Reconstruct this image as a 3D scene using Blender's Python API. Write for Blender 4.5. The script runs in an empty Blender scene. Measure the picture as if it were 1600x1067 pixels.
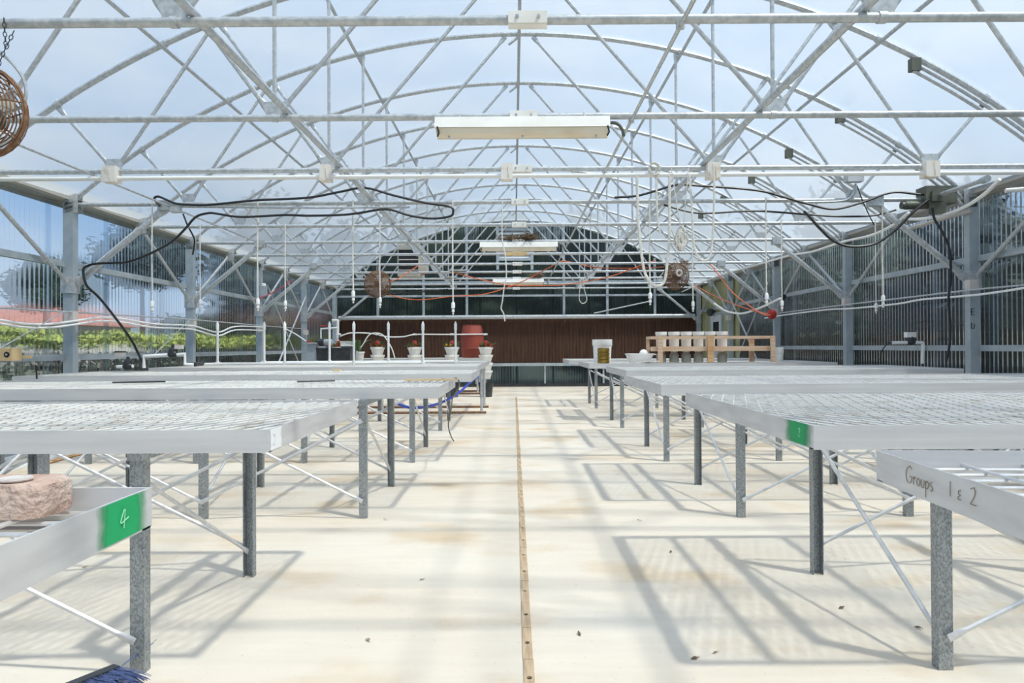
import bpy, math, random
from mathutils import Vector, Matrix, noise
random.seed(7)
S = bpy.context.scene
C = bpy.context.collection
PI = math.pi

# ------------------------------------------------------------------ camera
F = 1080.0                       # focal length in pixels of the 1600x1067 frame
HC = 1.158
cam_d = bpy.data.cameras.new('camera')
cam_d.sensor_width = 36.0
cam_d.lens = 36.0 * F / 1600
cam_d.clip_start = 0.02
cam_d.clip_end = 600
cam = bpy.data.objects.new('camera', cam_d)
C.objects.link(cam)
CAMM = (Matrix.Translation((0, 0, HC)) @ Matrix.Rotation(3.0 / F, 4, 'Z')
        @ Matrix.Rotation(PI / 2 + 8.5 / F, 4, 'X') @ Matrix.Rotation(-0.0055, 4, 'Z'))
cam.matrix_world = CAMM
S.camera = cam
CR = CAMM.to_3x3()


def P(px, py, D):
    """world point on the ray of a photo pixel at depth y = D"""
    d = CR @ Vector(((px - 800) / F, -(py - 533.5) / F, -1))
    return Vector((0, 0, HC)) + d * (D / d.y)


def PX(px, py, X):
    """world point on the ray of a photo pixel where x = X"""
    d = CR @ Vector(((px - 800) / F, -(py - 533.5) / F, -1))
    return Vector((0, 0, HC)) + d * (X / d.x)


# ------------------------------------------------------------------ world, sun, exposure
w = bpy.data.worlds.new('sky')
S.world = w
w.use_nodes = True
nt = w.node_tree
nt.nodes.clear()
out = nt.nodes.new('ShaderNodeOutputWorld')
bg = nt.nodes.new('ShaderNodeBackground')
tc = nt.nodes.new('ShaderNodeTexCoord')
sep = nt.nodes.new('ShaderNodeSeparateXYZ')
ramp = nt.nodes.new('ShaderNodeValToRGB')
e = ramp.color_ramp.elements
e[0].position = 0.0; e[0].color = (0.16, 0.18, 0.13, 1)
e[1].position = 1.0; e[1].color = (0.20, 0.38, 0.72, 1)
for pos, col in ((0.495, (0.16, 0.18, 0.13, 1)), (0.505, (0.60, 0.74, 0.90, 1)), (0.62, (0.34, 0.54, 0.84, 1))):
    q = ramp.color_ramp.elements.new(pos); q.color = col
mr = nt.nodes.new('ShaderNodeMapRange')
mr.inputs[1].default_value = -1; mr.inputs[2].default_value = 1
nt.links.new(tc.outputs['Generated'], sep.inputs[0])
nt.links.new(sep.outputs[2], mr.inputs[0])
nt.links.new(mr.outputs[0], ramp.inputs[0])
mp = nt.nodes.new('ShaderNodeMapping'); mp.inputs['Scale'].default_value = (2.2, 2.2, 5.5)
ns = nt.nodes.new('ShaderNodeTexNoise'); ns.inputs['Scale'].default_value = 1.7
ns.inputs['Detail'].default_value = 6; ns.inputs['Roughness'].default_value = 0.58
cr = nt.nodes.new('ShaderNodeValToRGB')
cr.color_ramp.elements[0].position = 0.42; cr.color_ramp.elements[1].position = 0.74
up = nt.nodes.new('ShaderNodeMapRange'); up.inputs[1].default_value = 0.0; up.inputs[2].default_value = 0.06
mul = nt.nodes.new('ShaderNodeMath'); mul.operation = 'MULTIPLY'
mix = nt.nodes.new('ShaderNodeMixRGB'); mix.inputs[2].default_value = (1.0, 1.0, 1.02, 1)
nt.links.new(tc.outputs['Generated'], mp.inputs[0]); nt.links.new(mp.outputs[0], ns.inputs[0])
nt.links.new(ns.outputs[0], cr.inputs[0])
nt.links.new(sep.outputs[2], up.inputs[0])
nt.links.new(cr.outputs[0], mul.inputs[0]); nt.links.new(up.outputs[0], mul.inputs[1])
nt.links.new(mul.outputs[0], mix.inputs[0]); nt.links.new(ramp.outputs[0], mix.inputs[1])
nt.links.new(mix.outputs[0], bg.inputs[0])
bg.inputs[1].default_value = 0.9
nt.links.new(bg.outputs[0], out.inputs[0])

sun_d = bpy.data.lights.new('sun', 'SUN')
sun_d.energy = 7.6
sun_d.angle = math.radians(2.5)
sun_d.color = (1.0, 0.95, 0.86)
sun = bpy.data.objects.new('sun', sun_d)
C.objects.link(sun)
SUN_TO = Vector((0.83 * math.cos(math.radians(62)), -0.55 * math.cos(math.radians(62)), math.sin(math.radians(62))))
sun.rotation_euler = SUN_TO.to_track_quat('Z', 'Y').to_euler()
sun.location = (8, -6, 20)

S.view_settings.view_transform = 'Standard'
S.view_settings.look = 'None'
S.view_settings.exposure = 0.13
S.view_settings.gamma = 1.0
S.view_settings.use_curve_mapping = False


# ------------------------------------------------------------------ materials
def pmat(name, col, rough=0.5, metal=0.0, var=None, scale=8.0, amount=0.5, bump=0.0, bscale=60.0, detail=4.0,
         tex='noise', stretch=(1, 1, 1), lo=0.35, hi=0.65):
    m = bpy.data.materials.new(name)
    m.use_nodes = True
    t = m.node_tree
    b = t.nodes['Principled BSDF']
    b.inputs['Base Color'].default_value = (*col, 1)
    b.inputs['Roughness'].default_value = rough
    b.inputs['Metallic'].default_value = metal
    tcn = t.nodes.new('ShaderNodeTexCoord')
    if var is not None:
        mpn = t.nodes.new('ShaderNodeMapping'); mpn.inputs['Scale'].default_value = stretch
        t.links.new(tcn.outputs['Object'], mpn.inputs[0])
        if tex == 'noise':
            n = t.nodes.new('ShaderNodeTexNoise'); n.inputs['Detail'].default_value = detail
            o = n.outputs[0]
        else:
            n = t.nodes.new('ShaderNodeTexVoronoi'); n.inputs['Randomness'].default_value = 1.0
            o = n.outputs['Color']
        n.inputs['Scale'].default_value = scale
        t.links.new(mpn.outputs[0], n.inputs[0])
        r = t.nodes.new('ShaderNodeValToRGB')
        r.color_ramp.elements[0].position = lo; r.color_ramp.elements[1].position = hi
        r.color_ramp.elements[0].color = (*col, 1); r.color_ramp.elements[1].color = (*var, 1)
        t.links.new(o, r.inputs[0])
        t.links.new(r.outputs[0], b.inputs['Base Color'])
    if bump:
        n2 = t.nodes.new('ShaderNodeTexNoise'); n2.inputs['Scale'].default_value = bscale
        n2.inputs['Detail'].default_value = 5
        t.links.new(tcn.outputs['Object'], n2.inputs[0])
        bp = t.nodes.new('ShaderNodeBump'); bp.inputs['Strength'].default_value = bump
        bp.inputs['Distance'].default_value = 0.02
        t.links.new(n2.outputs[0], bp.inputs['Height'])
        t.links.new(bp.outputs[0], b.inputs['Normal'])
    return m


M = {}
M['galv'] = pmat('galvanized tube', (0.41, 0.44, 0.46), 0.40, 0.35, (0.58, 0.60, 0.61), 30, bump=0.05)
M['spangle'] = pmat('spangled galvanized steel', (0.20, 0.22, 0.23), 0.48, 0.55, (0.42, 0.45, 0.46), 210, tex='vor', stretch=(1, 1, .6), lo=0.1, hi=0.9)
M['post'] = pmat('painted galvanized post', (0.36, 0.42, 0.46), 0.5, 0.3, (0.46, 0.51, 0.54), 6)
M['alu'] = pmat('dull aluminium rim', (0.56, 0.555, 0.555), 0.42, 0.15, (0.66, 0.655, 0.65), 5, stretch=(.3, 1, 5), bump=0.03)
M['mesh'] = pmat('weathered mesh', (0.58, 0.57, 0.54), 0.6, 0.0, (0.30, 0.23, 0.16), 9, lo=0.5, hi=0.85)
M['rod'] = pmat('bright rod', (0.60, 0.61, 0.62), 0.4, 0.4, (0.72, 0.72, 0.72), 20)
M['pvc'] = pmat('white pvc', (0.86, 0.86, 0.84), 0.35, 0, (0.80, 0.77, 0.70), 3, lo=0.5, hi=0.9)
M['white'] = pmat('white painted metal', (0.88, 0.87, 0.84), 0.4, 0, (0.80, 0.78, 0.72), 6)
M['lens'] = pmat('cream diffuser', (0.80, 0.72, 0.58), 0.35, 0, (0.70, 0.56, 0.38), 4, lo=0.5, hi=0.9)
M['rope'] = pmat('white rope', (0.85, 0.83, 0.78), 0.8, 0, (0.70, 0.67, 0.60), 40, bump=0.3, bscale=300)
M['black'] = pmat('black rubber', (0.012, 0.013, 0.015), 0.45)
M['dark'] = pmat('dark plastic', (0.02, 0.022, 0.026), 0.4, 0, (0.04, 0.045, 0.05), 12)
M['rust'] = pmat('rusted wire', (0.17, 0.075, 0.035), 0.8, 0.2, (0.28, 0.17, 0.10), 25, bump=0.2)
M['nest'] = pmat('dried grass', (0.10, 0.07, 0.045), 0.95, 0, (0.22, 0.15, 0.09), 60, bump=0.6)
M['wood'] = pmat('pine wood', (0.62, 0.40, 0.22), 0.65, 0, (0.48, 0.26, 0.11), 7, stretch=(.5, 4, 4), lo=0.4, hi=0.7)
M['rack'] = pmat('pale lumber', (0.68, 0.50, 0.36), 0.7, 0, (0.56, 0.35, 0.20), 8, stretch=(.4, 5, 5), lo=0.4, hi=0.7)
M['block'] = pmat('white painted wood block', (0.82, 0.78, 0.72), 0.6, 0, (0.62, 0.47, 0.30), 14, lo=0.55, hi=0.8)
M['strip'] = pmat('weathered floor plank', (0.56, 0.42, 0.27), 0.8, 0, (0.36, 0.24, 0.14), 9, stretch=(6, .7, 1), lo=0.4, hi=0.75)
M['terra'] = pmat('terracotta plastic', (0.30, 0.055, 0.032), 0.55, 0, (0.24, 0.04, 0.025), 4)
M['orange'] = pmat('orange cord', (0.62, 0.13, 0.035), 0.5)
M['red'] = pmat('red plastic', (0.45, 0.03, 0.02), 0.45)
M['blue'] = pmat('blue hose', (0.02, 0.05, 0.42), 0.4)
M['bristle'] = pmat('blue bristle', (0.03, 0.05, 0.13), 0.6, 0, (0.05, 0.08, 0.2), 40)
M['yellow'] = pmat('yellow plastic', (0.85, 0.55, 0.03), 0.5)
M['ply'] = pmat('plywood', (0.70, 0.52, 0.28), 0.65, 0, (0.60, 0.42, 0.20), 6)
M['brick'] = pmat('tumbled red concrete', (0.50, 0.31, 0.24), 0.9, 0, (0.66, 0.51, 0.42), 16, bump=0.9, bscale=55, lo=0.3, hi=0.7)
M['coin'] = pmat('chalky lid', (0.66, 0.62, 0.57), 0.7, 0, (0.52, 0.46, 0.42), 30)
M['heater'] = pmat('beige heater steel', (0.56, 0.54, 0.47), 0.5, 0.1, (0.48, 0.46, 0.40), 3)
M['motor'] = pmat('grey green motor', (0.12, 0.13, 0.10), 0.55, 0.2, (0.08, 0.085, 0.07), 9)
M['pad'] = pmat('brown cooling pad', (0.045, 0.020, 0.012), 0.9, 0, (0.085, 0.040, 0.022), 5, stretch=(6, 1, .3), bump=0.5, bscale=90)
M['siding'] = pmat('olive siding', (0.30, 0.32, 0.17), 0.6, 0, (0.38, 0.37, 0.20), 2.5, stretch=(1, 1, .3))
M['doorw'] = pmat('grey white door', (0.62, 0.64, 0.66), 0.5, 0, (0.54, 0.57, 0.60), 3)
M['glassdark'] = pmat('dark door glass', (0.03, 0.04, 0.04), 0.1)
M['brass'] = pmat('amber tin', (0.40, 0.27, 0.05), 0.25, 0.7, (0.26, 0.16, 0.04), 6, stretch=(1, 1, 6))
M['frost'] = pmat('frosted jar', (0.70, 0.66, 0.60), 0.35, 0, (0.80, 0.78, 0.74), 7)
M['leafg'] = pmat('plant green', (0.07, 0.17, 0.05), 0.55, 0, (0.13, 0.25, 0.08), 12)
M['petal'] = pmat('red petal', (0.55, 0.03, 0.015), 0.6)
M['petaly'] = pmat('yellow petal', (0.85, 0.5, 0.02), 0.6)
M['soil'] = pmat('soil', (0.05, 0.035, 0.025), 0.95)
M['canopy'] = pmat('dark canopy leaves', (0.014, 0.030, 0.020), 0.8, 0, (0.032, 0.058, 0.030), 1.5)
M['canopy2'] = pmat('blue green leaves', (0.020, 0.036, 0.042), 0.8, 0, (0.036, 0.06, 0.06), 1.5)
M['hedge'] = pmat('yellow green hedge leaves', (0.20, 0.24, 0.05), 0.7, 0, (0.38, 0.40, 0.09), 1.8)
M['bark'] = pmat('bark', (0.09, 0.07, 0.055), 0.9)
M['tile'] = pmat('red roof tile', (0.36, 0.16, 0.12), 0.8, 0, (0.28, 0.12, 0.09), 1.2)
M['stucco'] = pmat('pale stucco', (0.55, 0.50, 0.44), 0.85, 0, (0.48, 0.44, 0.40), 1)
M['pane'] = pmat('far window pane', (0.05, 0.07, 0.09), 0.2)
M['grass'] = pmat('grass ground', (0.09, 0.10, 0.06), 0.95, 0, (0.15, 0.15, 0.10), 0.5)
M['fence'] = pmat('brown boards', (0.30, 0.20, 0.13), 0.85, 0, (0.40, 0.29, 0.20), 3)
M['ink'] = pmat('brown marker ink', (0.24, 0.17, 0.09), 0.8)
M['chalk'] = pmat('pale scratch', (0.32, 0.66, 0.42), 0.8)
M['eave'] = pmat('eave board', (0.44, 0.42, 0.38), 0.6, 0.2, (0.52, 0.50, 0.46), 3)
M['bootlid'] = pmat('small grey box', (0.60, 0.55, 0.52), 0.5, 0, (0.66, 0.60, 0.56), 8)
M['stone'] = pmat('glass jar', (0.30, 0.30, 0.26), 0.15, 0, (0.42, 0.42, 0.37), 10)

# concrete floor: broad mottling, brown stains, trowel streaks
m = pmat('pale concrete', (0.80, 0.72, 0.60), 0.8, bump=0.12, bscale=35)
t = m.node_tree; b = t.nodes['Principled BSDF']
tcn = t.nodes.new('ShaderNodeTexCoord')


def noise_ramp(scale, stretch, lo, hi, c0, c1, detail=6):
    mpn = t.nodes.new('ShaderNodeMapping'); mpn.inputs['Scale'].default_value = stretch
    n = t.nodes.new('ShaderNodeTexNoise'); n.inputs['Scale'].default_value = scale; n.inputs['Detail'].default_value = detail
    r = t.nodes.new('ShaderNodeValToRGB')
    r.color_ramp.elements[0].position = lo; r.color_ramp.elements[1].position = hi
    r.color_ramp.elements[0].color = (*c0, 1); r.color_ramp.elements[1].color = (*c1, 1)
    t.links.new(tcn.outputs['Object'], mpn.inputs[0]); t.links.new(mpn.outputs[0], n.inputs[0]); t.links.new(n.outputs[0], r.inputs[0])
    return r.outputs[0]


def mult(a, bb, fac=1.0):
    x = t.nodes.new('ShaderNodeMixRGB'); x.blend_type = 'MULTIPLY'; x.inputs[0].default_value = fac
    t.links.new(a, x.inputs[1]); t.links.new(bb, x.inputs[2]); return x.outputs[0]


base = noise_ramp(0.7, (1, 1.4, 1), 0.35, 0.65, (0.71, 0.615, 0.49), (0.77, 0.70, 0.59))
st = noise_ramp(1.6, (.7, 1, 1), 0.54, 0.74, (1, 1, 1), (0.82, 0.68, 0.50), 8)
sk = noise_ramp(5, (.35, 3, 1), 0.3, 0.7, (0.93, 0.93, 0.93), (1, 1, 1))
fs = noise_ramp(45, (1, 1, 1), 0.66, 0.74, (1, 1, 1), (0.72, 0.62, 0.5), 3)
t.links.new(mult(mult(mult(base, st), sk), fs, 0.5), b.inputs['Base Color'])
M['concrete'] = m


def sheet_mat(name, trans, fac_tr, tint, transl, gloss=0.06, rough=0.12, refr=0.0, rrough=0.06, ior=1.12):
    m = bpy.data.materials.new(name); m.use_nodes = True
    t = m.node_tree; t.nodes.clear()
    o = t.nodes.new('ShaderNodeOutputMaterial')
    tr = t.nodes.new('ShaderNodeBsdfTransparent'); tr.inputs[0].default_value = (*trans, 1)
    tl = t.nodes.new('ShaderNodeBsdfTranslucent'); tl.inputs[0].default_value = (*transl, 1)
    df = t.nodes.new('ShaderNodeBsdfDiffuse'); df.inputs[0].default_value = (*tint, 1)
    m1 = t.nodes.new('ShaderNodeMixShader'); m1.inputs[0].default_value = 0.35
    t.links.new(tl.outputs[0], m1.inputs[1]); t.links.new(df.outputs[0], m1.inputs[2])
    first = tr.outputs[0]
    if refr:
        rf = t.nodes.new('ShaderNodeBsdfRefraction'); rf.inputs['IOR'].default_value = ior
        rf.inputs['Roughness'].default_value = rrough; rf.inputs[0].default_value = (*trans, 1)
        m0 = t.nodes.new('ShaderNodeMixShader'); m0.inputs[0].default_value = refr
        t.links.new(tr.outputs[0], m0.inputs[1]); t.links.new(rf.outputs[0], m0.inputs[2]); first = m0.outputs[0]
    m2 = t.nodes.new('ShaderNodeMixShader'); m2.inputs[0].default_value = fac_tr
    t.links.new(first, m2.inputs[1]); t.links.new(m1.outputs[0], m2.inputs[2])
    gl = t.nodes.new('ShaderNodeBsdfGlossy'); gl.inputs['Roughness'].default_value = rough
    fr = t.nodes.new('ShaderNodeFresnel'); fr.inputs[0].default_value = 1.35
    m3 = t.nodes.new('ShaderNodeMixShader')
    sc = t.nodes.new('ShaderNodeMath'); sc.operation = 'MULTIPLY'; sc.inputs[1].default_value = gloss * 10
    sc.use_clamp = True
    t.links.new(fr.outputs[0], sc.inputs[0]); t.links.new(sc.outputs[0], m3.inputs[0])
    t.links.new(m2.outputs[0], m3.inputs[1]); t.links.new(gl.outputs[0], m3.inputs[2])
    t.links.new(m3.outputs[0], o.inputs[0])
    return m


M['film'] = sheet_mat('milky roof film', (0.92, 0.97, 1.0), 0.50, (0.56, 0.62, 0.66), (0.56, 0.66, 0.76), 0.02, 0.3, 0.40, 0.7)
M['poly'] = sheet_mat('clear corrugated polycarbonate', (0.72, 0.82, 0.90), 0.03, (0.45, 0.55, 0.64), (0.45, 0.57, 0.68), 0.10, 0.12, 0.5, 0.25, 1.05)
M['polydark'] = sheet_mat('tinted green polycarbonate', (0.36, 0.42, 0.42), 0.30, (0.10, 0.13, 0.13), (0.10, 0.135, 0.13), 0.06, 0.2, 0.7, 0.45)  # same clear sheet, tinted dark green for the trees behind it
M['polylow'] = sheet_mat('tinted blue polycarbonate', (0.30, 0.38, 0.44), 0.45, (0.11, 0.15, 0.18), (0.11, 0.16, 0.19), 0.06, 0.2, 0.7, 0.45)  # darker, bluer tint for the low sheets


def spray_mat(name, col, edge=0.22):
    """sprayed paint that thins out towards the edge of its own patch"""
    m = bpy.data.materials.new(name); m.use_nodes = True
    t = m.node_tree; b = t.nodes['Principled BSDF']; b.inputs['Base Color'].default_value = (*col, 1)
    b.inputs['Roughness'].default_value = 0.6
    tcn = t.nodes.new('ShaderNodeTexCoord')
    sp = t.nodes.new('ShaderNodeSeparateXYZ'); t.links.new(tcn.outputs['Generated'], sp.inputs[0])
    def tri(sock):
        a = t.nodes.new('ShaderNodeMath'); a.operation = 'SUBTRACT'; a.inputs[1].default_value = 0.5
        c = t.nodes.new('ShaderNodeMath'); c.operation = 'ABSOLUTE'
        t.links.new(sock, a.inputs[0]); t.links.new(a.outputs[0], c.inputs[0]); return c.outputs[0]
    ay = tri(sp.outputs[1])
    n = t.nodes.new('ShaderNodeTexNoise'); n.inputs['Scale'].default_value = 25
    t.links.new(tcn.outputs['Object'], n.inputs[0])
    ad = t.nodes.new('ShaderNodeMath'); ad.operation = 'MULTIPLY_ADD'; ad.inputs[1].default_value = 0.16
    t.links.new(n.outputs[0], ad.inputs[0]); t.links.new(ay, ad.inputs[2])
    r = t.nodes.new('ShaderNodeMapRange'); r.inputs[1].default_value = 0.56; r.inputs[2].default_value = 0.56 - edge
    r.inputs[3].default_value = 0; r.inputs[4].default_value = 1
    t.links.new(ad.outputs[0], r.inputs[0]); t.links.new(r.outputs[0], b.inputs['Alpha'])
    return m


M['spray'] = spray_mat('green spray paint', (0.0, 0.36, 0.115))
M['spray2'] = spray_mat('dark green spray paint', (0.0, 0.32, 0.10), 0.3)
M['tape'] = spray_mat('white paint patch', (0.90, 0.90, 0.90), 0.12)


# ------------------------------------------------------------------ mesh helpers
class MB:
    def __init__(s):
        s.v = []; s.f = []

    def add(s, vs, fs):
        o = len(s.v); s.v += [tuple(x) for x in vs]; s.f += [tuple(i + o for i in f) for f in fs]; return s

    def box(s, a, b_):
        x0, y0, z0 = a; x1, y1, z1 = b_
        return s.add([(x0, y0, z0), (x1, y0, z0), (x1, y1, z0), (x0, y1, z0), (x0, y0, z1), (x1, y0, z1), (x1, y1, z1), (x0, y1, z1)],
                     [(0, 3, 2, 1), (4, 5, 6, 7), (0, 1, 5, 4), (1, 2, 6, 5), (2, 3, 7, 6), (3, 0, 4, 7)])

    def cbox(s, c, d):
        return s.box([c[i] - d[i] / 2 for i in range(3)], [c[i] + d[i] / 2 for i in range(3)])

    def tube(s, pts, r, n=8, cap=True, closed=False):
        pts = [Vector(p) for p in pts]
        rs = r if isinstance(r, (list, tuple)) else [r] * len(pts)
        L = len(pts); rings = []
        tan = []
        for i in range(L):
            if closed:
                d = pts[(i + 1) % L] - pts[i - 1]
            else:
                d = pts[min(i + 1, L - 1)] - pts[max(i - 1, 0)]
            tan.append(d.normalized() if d.length > 1e-9 else Vector((0, 0, 1)))
        up = Vector((0, 0, 1)) if abs(tan[0].z) < .9 else Vector((0, 1, 0))
        u = tan[0].cross(up).normalized()
        vs = []
        for i in range(L):
            u = (u - tan[i] * u.dot(tan[i]))
            u = u.normalized() if u.length > 1e-6 else tan[i].orthogonal().normalized()
            v2 = tan[i].cross(u)
            for k in range(n):
                a = 2 * PI * k / n
                vs.append(pts[i] + (u * math.cos(a) + v2 * math.sin(a)) * rs[i])
        fs = []
        rng = L if closed else L - 1
        for i in range(rng):
            j = (i + 1) % L
            for k in range(n):
                k2 = (k + 1) % n
                fs.append((i * n + k, i * n + k2, j * n + k2, j * n + k))
        if cap and not closed:
            fs.append(tuple(range(n - 1, -1, -1))); fs.append(tuple((L - 1) * n + k for k in range(n)))
        return s.add(vs, fs)

    def strut(s, a, b_, r, side, flat=0.09, n=8):
        """round tube with flattened ends; side = direction in which the flats are wide"""
        a = Vector(a); b_ = Vector(b_); d = (b_ - a); L = d.length; d.normalize()
        side = Vector(side); side = (side - d * side.dot(d)).normalized(); th = d.cross(side)
        st = [(0, 1.55, .3), (flat * .6, 1.5, .3), (flat * 1.25, 1, 1), (L - flat * 1.25, 1, 1), (L - flat * .6, 1.5, .3), (L, 1.55, .3)]
        vs = []; fs = []
        for (q, w_, h_) in st:
            for k in range(n):
                an = 2 * PI * k / n
                vs.append(a + d * q + side * (math.cos(an) * r * w_) + th * (math.sin(an) * r * h_))
        for i in range(len(st) - 1):
            for k in range(n):
                k2 = (k + 1) % n
                fs.append((i * n + k, i * n + k2, (i + 1) * n + k2, (i + 1) * n + k))
        fs.append(tuple(range(n - 1, -1, -1))); fs.append(tuple((len(st) - 1) * n + k for k in range(n)))
        return s.add(vs, fs)

    def lathe(s, prof, c=(0, 0, 0), n=20, axis='Z'):
        vs = []; fs = []
        for (r, z) in prof:
            for k in range(n):
                a = 2 * PI * k / n
                p = (r * math.cos(a), r * math.sin(a), z)
                if axis == 'Y': p = (p[0], p[2], p[1])
                if axis == 'X': p = (p[2], p[0], p[1])
                vs.append((c[0] + p[0], c[1] + p[1], c[2] + p[2]))
        for i in range(len(prof) - 1):
            for k in range(n):
                k2 = (k + 1) % n
                fs.append((i * n + k, i * n + k2, (i + 1) * n + k2, (i + 1) * n + k))
        fs.append(tuple(range(n - 1, -1, -1))); fs.append(tuple((len(prof) - 1) * n + k for k in range(n)))
        return s.add(vs, fs)

    def prism(s, poly, z0, z1):
        n = len(poly)
        vs = [(x, y, z0) for x, y in poly] + [(x, y, z1) for x, y in poly]
        fs = [tuple(range(n - 1, -1, -1)), tuple(range(n, 2 * n))]
        fs += [(i, (i + 1) % n, n + (i + 1) % n, n + i) for i in range(n)]
        return s.add(vs, fs)

    def mesh(s, name, mat, smooth=True, off=None):
        me = bpy.data.meshes.new(name)
        vs = s.v if off is None else [(x - off[0], y - off[1], z - off[2]) for x, y, z in s.v]
        me.from_pydata(vs, [], s.f)
        me.materials.append(M[mat] if isinstance(mat, str) else mat)
        if smooth:
            me.polygons.foreach_set('use_smooth', [True] * len(me.polygons))
            me.set_sharp_from_angle(angle=math.radians(38))
        me.update()
        return me


def link(name, data, parent=None, loc=(0, 0, 0), rot=(0, 0, 0)):
    o = bpy.data.objects.new(name, data)
    o.location = loc; o.rotation_euler = rot
    C.objects.link(o)
    if parent is not None:
        o.parent = parent
    return o


def tag(o, label=None, cat=None, group=None, kind=None):
    if label: o['label'] = label
    if cat: o['category'] = cat
    if group: o['group'] = group
    if kind: o['kind'] = kind
    return o


def thing(name, label, cat, loc=(0, 0, 0), group=None, rz=0):
    return tag(link(name, None, None, loc, (0, 0, rz)), label, cat, group)


def part(name, mb, mat, parent, smooth=True, world=True, label=None, kind=None):
    """mesh given in world coordinates becomes a child of an unrotated parent"""
    off = None
    if world and parent is not None:
        off = Vector((0, 0, 0)); q = parent
        while q is not None:
            off = off + q.location; q = q.parent
    o = link(name, mb.mesh(name, mat, smooth, off), parent)
    if label: o['label'] = label
    if kind: o['kind'] = kind
    return o


def solo(name, mb, mat, label, cat, group=None, origin=None, smooth=True):
    off = origin
    if off is None:
        xs = [v[0] for v in mb.v]; ys = [v[1] for v in mb.v]; zs = [v[2] for v in mb.v]
        off = ((min(xs) + max(xs)) / 2, (min(ys) + max(ys)) / 2, min(zs))
    o = link(name, mb.mesh(name, mat, smooth, off), None, off)
    return tag(o, label, cat, group)


def smooth_path(pts, sub=5):
    pts = [Vector(p) for p in pts]; res = []
    for i in range(len(pts) - 1):
        p0 = pts[max(i - 1, 0)]; p1 = pts[i]; p2 = pts[i + 1]; p3 = pts[min(i + 2, len(pts) - 1)]
        for k in range(sub):
            q = k / sub
            res.append(0.5 * ((2 * p1) + (p2 - p0) * q + (2 * p0 - 5 * p1 + 4 * p2 - p3) * q * q + (3 * p1 - p0 - 3 * p2 + p3) * q ** 3))
    res.append(pts[-1])
    return res


def cable(name, pts, r, mat, label, cat, group=None, n=6, sub=5):
    return solo(name, MB().tube(smooth_path(pts, sub), r, n), mat, label, cat, group)


# ------------------------------------------------------------------ layout constants
SP = 1.5


def K(k): return (2.377 + k) * SP


XL, XR, XC = -5.20, 5.36, 0.08
ZCH = 2.85                      # bottom chord height
ZPK = 4.82                      # arch crown
RISE = ZPK - ZCH
HALF = (XR - XL) / 2
RAD = (HALF ** 2 + RISE ** 2) / (2 * RISE)
YB = 20.15                      # back wall
YF = -3.4


def arch_z(x, dr=0.0):
    return (ZPK - RAD) + math.sqrt((RAD + dr) ** 2 - (x - XC) ** 2)


# ------------------------------------------------------------------ setting
tag(link('ground', MB().box((-160, -40, -0.5), (160, 200, -0.12)).mesh('ground', 'grass', False)), kind='structure')
tag(link('floor', MB().box((XL - .25, YF, -0.12), (XR + .25, YB + .1, 0.0)).mesh('floor', 'concrete', False)), kind='structure')

# wooden strip with bored holes down the aisle
trim = tag(link('trim_1', None, None, (0.047, 0, 0)), kind='structure')
trim['label'] = 'narrow wooden strip with bored holes set along the concrete aisle'
mb = MB(); hw = 0.0185; LL = 0.285; nn = 16; hr = 0.010
ringo = []; ringi = []
for k in range(nn):
    a = 2 * PI * (k + .5) / nn; c_, s_ = math.cos(a), math.sin(a)
    q = min(hw / max(abs(c_), 1e-6), (LL / 2 - .002) / max(abs(s_), 1e-6))
    ringo.append((c_ * q, s_ * q)); ringi.append((c_ * hr, s_ * hr * 1.3))
# corners snapped
ringo = [(math.copysign(hw, x) if abs(abs(x) - hw) < 1e-6 else x, y) for x, y in ringo]
corner = [(hw, LL / 2 - .002), (-hw, LL / 2 - .002), (-hw, -LL / 2 + .002), (hw, -LL / 2 + .002)]
order = sorted(range(nn), key=lambda i: i)
for cx, cy in corner:
    bi = min(range(nn), key=lambda i: abs(math.atan2(ringo[i][1], ringo[i][0]) - math.atan2(cy, cx)))
    ringo[bi] = (cx, cy)
zt = 0.006
mb.add([(x, y, zt) for x, y in ringo] + [(x, y, zt) for x, y in ringi] + [(x, y, -.02) for x, y in ringi] + [(x, y, -.02) for x, y in ringo],
       [(k, (k + 1) % nn, nn + (k + 1) % nn, nn + k) for k in range(nn)]
       + [(nn + k, nn + (k + 1) % nn, 2 * nn + (k + 1) % nn, 2 * nn + k) for k in range(nn)]
       + [(3 * nn + k, 3 * nn + (k + 1) % nn, (k + 1) % nn, k) for k in range(nn)])
plank_me = mb.mesh('wood_plank', 'strip', False)
plug_me = MB().lathe([(hr * .98, 0.0005), (hr * .6, 0.001)], n=12).mesh('bore_hole_shade', 'soil')  # dark disc stands in for the shade down the bored hole
y = 2.418 - LL * 2
i = 0
while y < 16.0:
    p_ = link('wood_plank', plank_me, trim, (random.uniform(-.002, .002), y, random.uniform(-.001, .001)))
    if y < 8: link('bore_hole_shade', plug_me, p_, (0, 0, 0), (0, 0, 0)).scale = (1, 1.3, 1)
    y += LL; i += 1

# roof film
mb = MB(); NA = 56; NY = 60
vs = []
for j in range(NY + 1):
    yy = YF + (YB - YF + .05) * j / NY
    for a in range(NA + 1):
        x = XL - .1 + (XR - XL + .2) * a / NA
        bell = math.sin(PI * ((yy - K(0)) / SP)) ** 2
        vs.append((x, yy, arch_z(max(min(x, XR), XL), .032) - .02 * bell + .006 * noise.noise(Vector((x * 1.3, yy * 1.1, 0)))))
fs = [(j * (NA + 1) + a, j * (NA + 1) + a + 1, (j + 1) * (NA + 1) + a + 1, (j + 1) * (NA + 1) + a) for j in range(NY) for a in range(NA)]
mb.add(vs, fs)
tag(link('ceiling', mb.mesh('ceiling', 'film')), kind='structure')['label'] = 'milky translucent film stretched over the arched roof trusses'


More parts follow.
